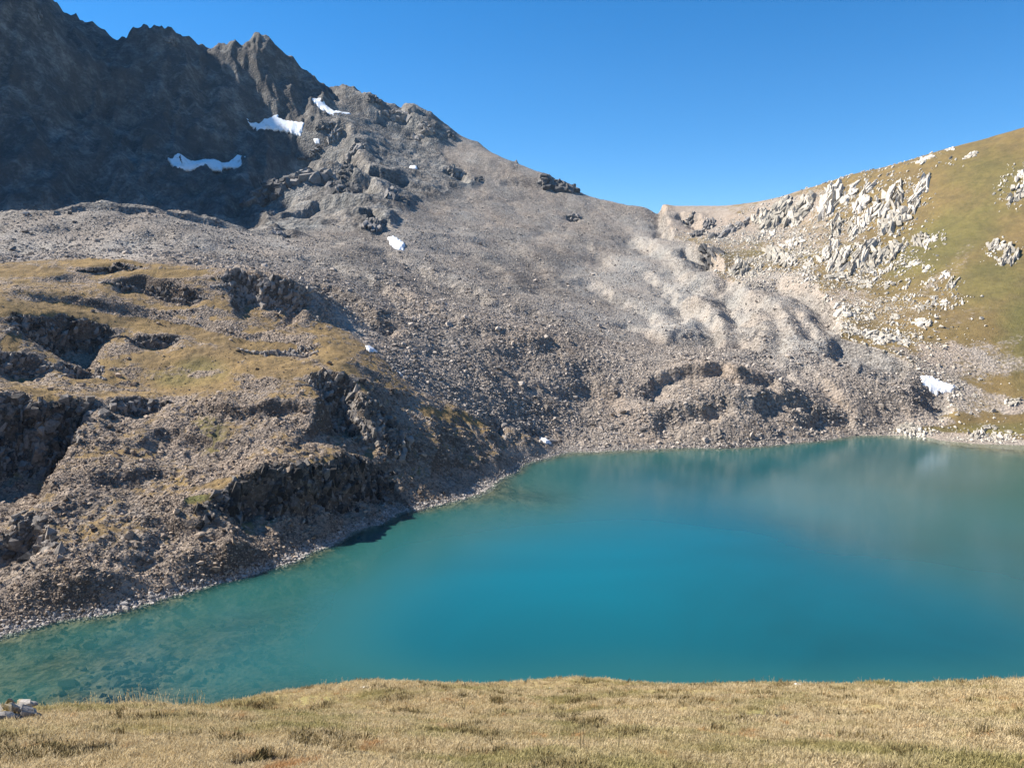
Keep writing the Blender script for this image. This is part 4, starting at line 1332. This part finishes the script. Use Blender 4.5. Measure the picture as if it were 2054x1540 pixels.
for poly, lb in SNOW:
    cx, cy = sum(p[0] for p in poly) / len(poly), sum(p[1] for p in poly) / len(poly)
    hx, hy, hz = raycast([(cx, cy)], height, 100)
    r0 = math.hypot(hx[0], hy[0])
    pxm = r0 / F
    x0, x1 = min(p[0] for p in poly) - 4, max(p[0] for p in poly) + 4
    y0, y1 = min(p[1] for p in poly) - 4, max(p[1] for p in poly) + 4
    nu, nv = int(min(90, max(16, (x1 - x0) * 0.9))), int(min(60, max(14, (y1 - y0) * 1.3)))
    uu, vv = np.meshgrid(np.linspace(x0, x1, nu), np.linspace(y0, y1, nv), indexing='ij')
    gx_, gy_, gz_ = raycast(list(zip(uu.ravel(), vv.ravel())), hbase, 250)
    gz_ = height(gx_, gy_)
    sx, sy = uu.ravel() + 3.0 * perlin(uu.ravel() / 7 + 3, vv.ravel() / 7), vv.ravel() + 2.0 * perlin(uu.ravel() / 6, vv.ravel() / 6 + 9)
    sd_ = polysd(sx, sy, poly)
    thick = np.clip(sd_ * pxm * 0.9, -0.6, 1.3 * min(1, pxm * 2.2)) + 0.15
    top = (gz_ + thick).reshape(nu, nv)
    # smooth the snow surface: snow fills the hollows
    raw = gz_.reshape(nu, nv)
    sm = raw.copy()
    for _ in range(14):
        sm[1:-1, 1:-1] = (sm[:-2, 1:-1] + sm[2:, 1:-1] + sm[1:-1, :-2] + sm[1:-1, 2:]) / 4
    Aq = np.stack([gx_, gy_, np.ones_like(gx_)], 1)
    inn = sd_ > -3
    pl = (Aq @ np.linalg.lstsq(Aq[inn], gz_[inn], rcond=None)[0]).reshape(nu, nv)
    top = 0.45 * sm + 0.55 * np.maximum(pl, sm - 1.5) + thick.reshape(nu, nv) + (0.1 if r0 < 450 else 0.9 if x1 - x0 > 100 else 0.15)
    ins = (sd_ > -0.9).reshape(nu, nv)
    fc = []
    for i in range(nu - 1):
        for j in range(nv - 1):
            if ins[i, j] and ins[i + 1, j] and ins[i, j + 1] and ins[i + 1, j + 1]:
                k = i * nv + j
                dd = [math.dist((gx_[a_], gy_[a_]), (gx_[b_], gy_[b_])) for a_, b_ in ((k, k + 1), (k, k + nv))]
                if max(dd) < 60:
                    fc.append((k, k + 1, k + nv + 1, k + nv))
    if not fc:
        print('snow empty', lb)
        continue
    used = sorted({v for f in fc for v in f})
    mp_ = {v: i for i, v in enumerate(used)}
    tops = top.ravel()
    nU = len(used)
    vs = [(gx_[v], gy_[v], tops[v]) for v in used] + [(gx_[v], gy_[v], tops[v] - 2.5) for v in used]
    f2 = [tuple(mp_[v] for v in f) for f in fc] + [tuple(mp_[v] + nU for v in f[::-1]) for f in fc]
    cnt = {}
    for f in fc:
        for a_, b_ in zip(f, f[1:] + f[:1]):
            cnt[(a_, b_)] = 1
    for (a_, b_) in cnt:
        if (b_, a_) not in cnt:
            f2.append((mp_[b_], mp_[a_], mp_[a_] + nU, mp_[b_] + nU))
    me = bpy.data.meshes.new('snow_patch')
    me.from_pydata(vs, [], f2)
    me.materials.append(msn)
    bm = bmesh.new(); bm.from_mesh(me)
    bmesh.ops.recalc_face_normals(bm, faces=bm.faces)
    for f in bm.faces: f.smooth = True
    bm.to_mesh(me); bm.free()
    link('snow_patch', me, lb, 'snow patch', 'old snow patches')

# ---- foreground: stones on the meadow
FS = [
    (730, 1381, 22, 7, .16, 'pale flat slab lying near the brink of the meadow'), (762, 1387, 15, 6, .5, 'pinkish flat slab just right of the pale slab'),
    (1059, 1444, 9, 5, .6, 'small white stone alone in the middle of the meadow'), (924, 1383, 6, 5, .6, 'tiny pale stone near the brink right of the two slabs'),
    (1752, 1467, 10, 6, .6, 'small cream stone in the right half of the meadow'), (1601, 1374, 14, 5, .4, 'pale stone on the brink at the right'),
    (1768, 1491, 8, 4, .5, 'tiny pinkish stone just below the small cream stone'), (2035, 1488, 20, 8, .3, 'flat grey stone at the right frame edge of the meadow'),
    (1102, 1380, 6, 3, .5, 'tiny stone near the brink in the middle'), (1995, 1388, 6, 3, .5, 'tiny pale stone near the brink at the far right'),
]
xs, ys, zs = raycast([(f[0], f[1]) for f in FS], height, 2.5)
for (px, py, w, h, fl, lb), x, y, z in zip(FS, xs, ys, zs):
    r = math.hypot(x, y)
    s = 0.5 * w * r / F
    V, Fc = TPL[rnd.randrange(10)]
    me = bpy.data.meshes.new('stone')
    me.from_pydata((V * np.array([1, 0.8, max(0.3, fl)])).tolist(), [], Fc.tolist())
    me.shade_flat()
    me.materials.append(M_LIME)
    o = link('stone', me, lb, 'stone', 'pale stones on the meadow')
    o.location = (x, y, z + s * 0.28)
    o.scale = (s, s * 1.3, s)
    nn = normal_at(np.array([x]), np.array([y]), 0.4)[0]
    o.rotation_euler = Vector(nn).to_track_quat('Z', 'Y').to_euler()
mfr = rock_mat('foreground_rock', (0.16, 0.14, 0.12), (0.62, 0.56, 0.48), 0.07, 0.02, (0.30, 0.22, 0.08), rnd_amt=0.4)
xs, ys, zs = raycast([(28, 1452)], height, 2.5)
bl = []
for q in range(80):
    a, c = rnd.uniform(-1, 1), rnd.uniform(-1, 1)
    hh = 0.26 * (1 - 0.5 * abs(a))
    s = rnd.uniform(.03, .085)
    bl.append(((xs[0] - 0.08 + a * 0.26, ys[0] + c * 0.22, zs[0] + rnd.uniform(-0.05, hh - 0.05)), rotm(rnd.gauss(.4, .2), rnd.gauss(.5, .25), rnd.gauss(0.5, .3)) @ np.diag([s * 1.5, s * .7, s])))
link('rock_outcrop', blocks_mesh('rock_outcrop', bl, mfr), 'knobbly grey rock sticking out of the grass at the lower left corner', 'rock')

# ---- foreground: grass
def tuft(name, nb_, hgt, spread, mat, seedhead=False, lean=0.6):
    vs, fs = [], []
    for q in range(nb_):
        a = rnd.uniform(0, 6.283)
        rr = spread * math.sqrt(rnd.random())
        bx, by = rr * math.cos(a), rr * math.sin(a)
        la = a + rnd.gauss(0, 0.8)
        ln = rnd.uniform(0.15, 1.0) * lean
        h = hgt * rnd.uniform(0.45, 1.1)
        wd = rnd.uniform(0.0022, 0.0042)
        wx_, wy_ = -math.sin(la) * wd, math.cos(la) * wd
        tipx, tipy = math.cos(la) * ln * h, math.sin(la) * ln * h
        i = len(vs)
        vs += [(bx - wx_, by - wy_, -0.01), (bx + wx_, by + wy_, -0.01), (bx + tipx * .35 + wx_ * .8, by + tipy * .35 + wy_ * .8, h * .6), (bx + tipx * .35 - wx_ * .8, by + tipy * .35 - wy_ * .8, h * .6),
               (bx + tipx * 1.1, by + tipy * 1.1, h * (0.95 - 0.35 * ln))]
        fs += [(i, i + 1, i + 2, i + 3), (i + 3, i + 2, i + 4)]
        if seedhead:
            w2 = 0.006
            tx, ty, tz = vs[i + 4]
            j = len(vs)
            vs += [(tx - w2, ty, tz - .015), (tx + w2, ty, tz - .015), (tx, ty, tz + .03)]
            fs.append((j, j + 1, j + 2))
    me = bpy.data.meshes.new(name)
    me.from_pydata(vs, [], fs)
    me.materials.append(mat)
    return me


mg, nt = newmat('dry_grass_blades')
b = NB(nt)
co = b.n('ShaderNodeNewGeometry').outputs['Position']
ri = b.n('ShaderNodeObjectInfo').outputs['Random']
il = b.n('ShaderNodeNewGeometry').outputs['Random Per Island']
big = b.noise(0.45, 4, 0.6, co)
t = b.math('ADD', b.math('MULTIPLY', ri, 0.35), b.math('MULTIPLY', il, 0.45))
straw = b.mix(t, (0.37, 0.275, 0.14), (0.84, 0.70, 0.45))
olive = b.mix(t, (0.20, 0.175, 0.06), (0.56, 0.47, 0.23))
gcol = b.mix(b.ramp(big, 0.47, 0.68), straw, olive)
rust = b.noise(1.7, 3, 0.6, co)
gcol = b.mix(b.ramp(rust, 0.60, 0.72), gcol, (0.50, 0.30, 0.14))
d1 = b.n('ShaderNodeBsdfDiffuse'); b.put(d1.inputs[0], gcol)
d2 = b.n('ShaderNodeBsdfTranslucent'); b.put(d2.inputs[0], gcol)
ms_ = b.n('ShaderNodeMixShader'); ms_.inputs[0].default_value = 0.35
nt.links.new(d1.outputs[0], ms_.inputs[1]); nt.links.new(d2.outputs[0], ms_.inputs[2])
oo = b.n('ShaderNodeOutputMaterial'); nt.links.new(ms_.outputs[0], oo.inputs[0])
tufts = [tuft('grass_tuft', 34, 0.075, 0.07, mg) for _ in range(6)]
gw = nearW * (0.35 + 0.65 * sstep(-0.3, 0.2, fbm(GX, GY, 0.9, 3, 83)))
x1, y1 = sample(46000, 4.0, 12, gw, -0.68, 0.68)
x2, y2 = sample(44000, 10, 40, gw, -0.68, 0.68)
x, y = np.concatenate([x1, x2]), np.concatenate([y1, y2])
# none on the dark hollows
hx, hy = HX, HY
keep = np.ones(len(x), bool)
for (a_, b_, rr, dd), x0, y0 in zip(HOLLOWS, hx, hy):
    keep &= ((x - x0) / (rr * 1.7)) ** 2 + ((y - y0) / (rr * 1.3)) ** 2 > RG.uniform(0.6, 1.2, len(x))
x, y = x[keep], y[keep]
rr_ = np.hypot(x, y)
s = RG.uniform(0.6, 1.35, len(x)) * (0.85 + 0.5 * fbm(x, y, 1.3, 3, 85)) * np.interp(rr_, [4, 12, 30], [0.8, 1.15, 1.9])
rot = np.stack([RG.normal(0.0, 0.25, len(x)), RG.normal(0.1, 0.25, len(x)), RG.uniform(0, 6.28, len(x))], 1)
scatter('dry_grass', np.stack([x, y, height(x, y)], 1), rot, np.stack([s, s, s * 0.9], 1), src_collection('grass_shapes', tufts), 'short matted straw coloured grass of the meadow')
# darker tussocks
mt_, ntt = newmat('tussock_blades')
b2 = NB(ntt)
tt = b2.math('ADD', b2.math('MULTIPLY', b2.n('ShaderNodeObjectInfo').outputs['Random'], 0.6), b2.math('MULTIPLY', b2.n('ShaderNodeNewGeometry').outputs['Random Per Island'], 0.4))
b2.out(b2.mix(tt, (0.07, 0.06, 0.02), (0.30, 0.22, 0.10)), 0.9)
tus = [tuft('tussock', 60, 0.09, 0.09, mt_) for _ in range(4)]
x, y = sample(2600, 4.2, 36, nearW * sstep(0.15, 0.5, fbm(GX, GY, 1.1, 3, 87)), -0.66, 0.66)
rr_ = np.hypot(x, y)
s = RG.uniform(0.6, 1.3, len(x)) * np.interp(rr_, [4, 12, 30], [0.7, 1.1, 1.8])
scatter('tussocks', np.stack([x, y, height(x, y)], 1), np.stack([RG.normal(0, .2, len(x)), RG.normal(0, .2, len(x)), RG.uniform(0, 6.28, len(x))], 1), np.stack([s, s, s], 1), src_collection('tussock_shapes', tus), 'darker olive and brown tussocks dotted through the dry meadow grass')
# taller stems along the brink
stem = [tuft('grass_stem', 5, 0.32, 0.10, mg, True, 0.25) for _ in range(4)]
lst = [(rnd.gauss(300, 110), rnd.uniform(1402, 1425)) for _ in range(140)] + [(rnd.gauss(1640, 120), rnd.uniform(1364, 1375)) for _ in range(60)] + [(rnd.uniform(640, 720), rnd.uniform(1374, 1384)) for _ in range(8)] + [(rnd.uniform(0, 2054), rnd.uniform(1380, 1530)) for _ in range(90)] + [(rnd.gauss(1960, 60), rnd.uniform(1362, 1372)) for _ in range(40)]
xs, ys, zs = raycast(lst, height, 3)
kk = np.hypot(xs, ys) < 60
xs, ys, zs = xs[kk], ys[kk], zs[kk]
nS = len(xs)
s = RG.uniform(0.5, 1.1, nS)
scatter('tall_grass', np.stack([xs, ys, zs], 1), np.stack([RG.normal(0, .1, nS), RG.normal(0, .1, nS), RG.uniform(0, 6.28, nS)], 1), np.stack([s] * 3, 1), src_collection('stem_shapes', stem), 'thin taller seed stems along the brink of the meadow')

# ------------------------------------------------------------------ clear mountain air
me = bpy.data.meshes.new('haze')
bm = bmesh.new()
bmesh.ops.create_cube(bm, size=1.0, matrix=Matrix.Translation((0, 0, 0)))
for v in bm.verts:
    v.co = Vector((v.co.x * 5600, v.co.y * 5600, float(Z.max()) + 30 if v.co.z > 0 else float(Z.min()) - 2))
bm.to_mesh(me)
bm.free()
hm = bpy.data.materials.new('haze_air')
hm.use_nodes = True
hm.node_tree.nodes.clear()
pv = hm.node_tree.nodes.new('ShaderNodeVolumePrincipled')
pv.inputs['Color'].default_value = (0.45, 0.70, 1.0, 1)
pv.inputs['Density'].default_value = 0.00003
ho = hm.node_tree.nodes.new('ShaderNodeOutputMaterial')
hm.node_tree.links.new(pv.outputs[0], ho.inputs['Volume'])
me.materials.append(hm)
link('haze', me, 'faint blue air over the valley', kind='stuff')
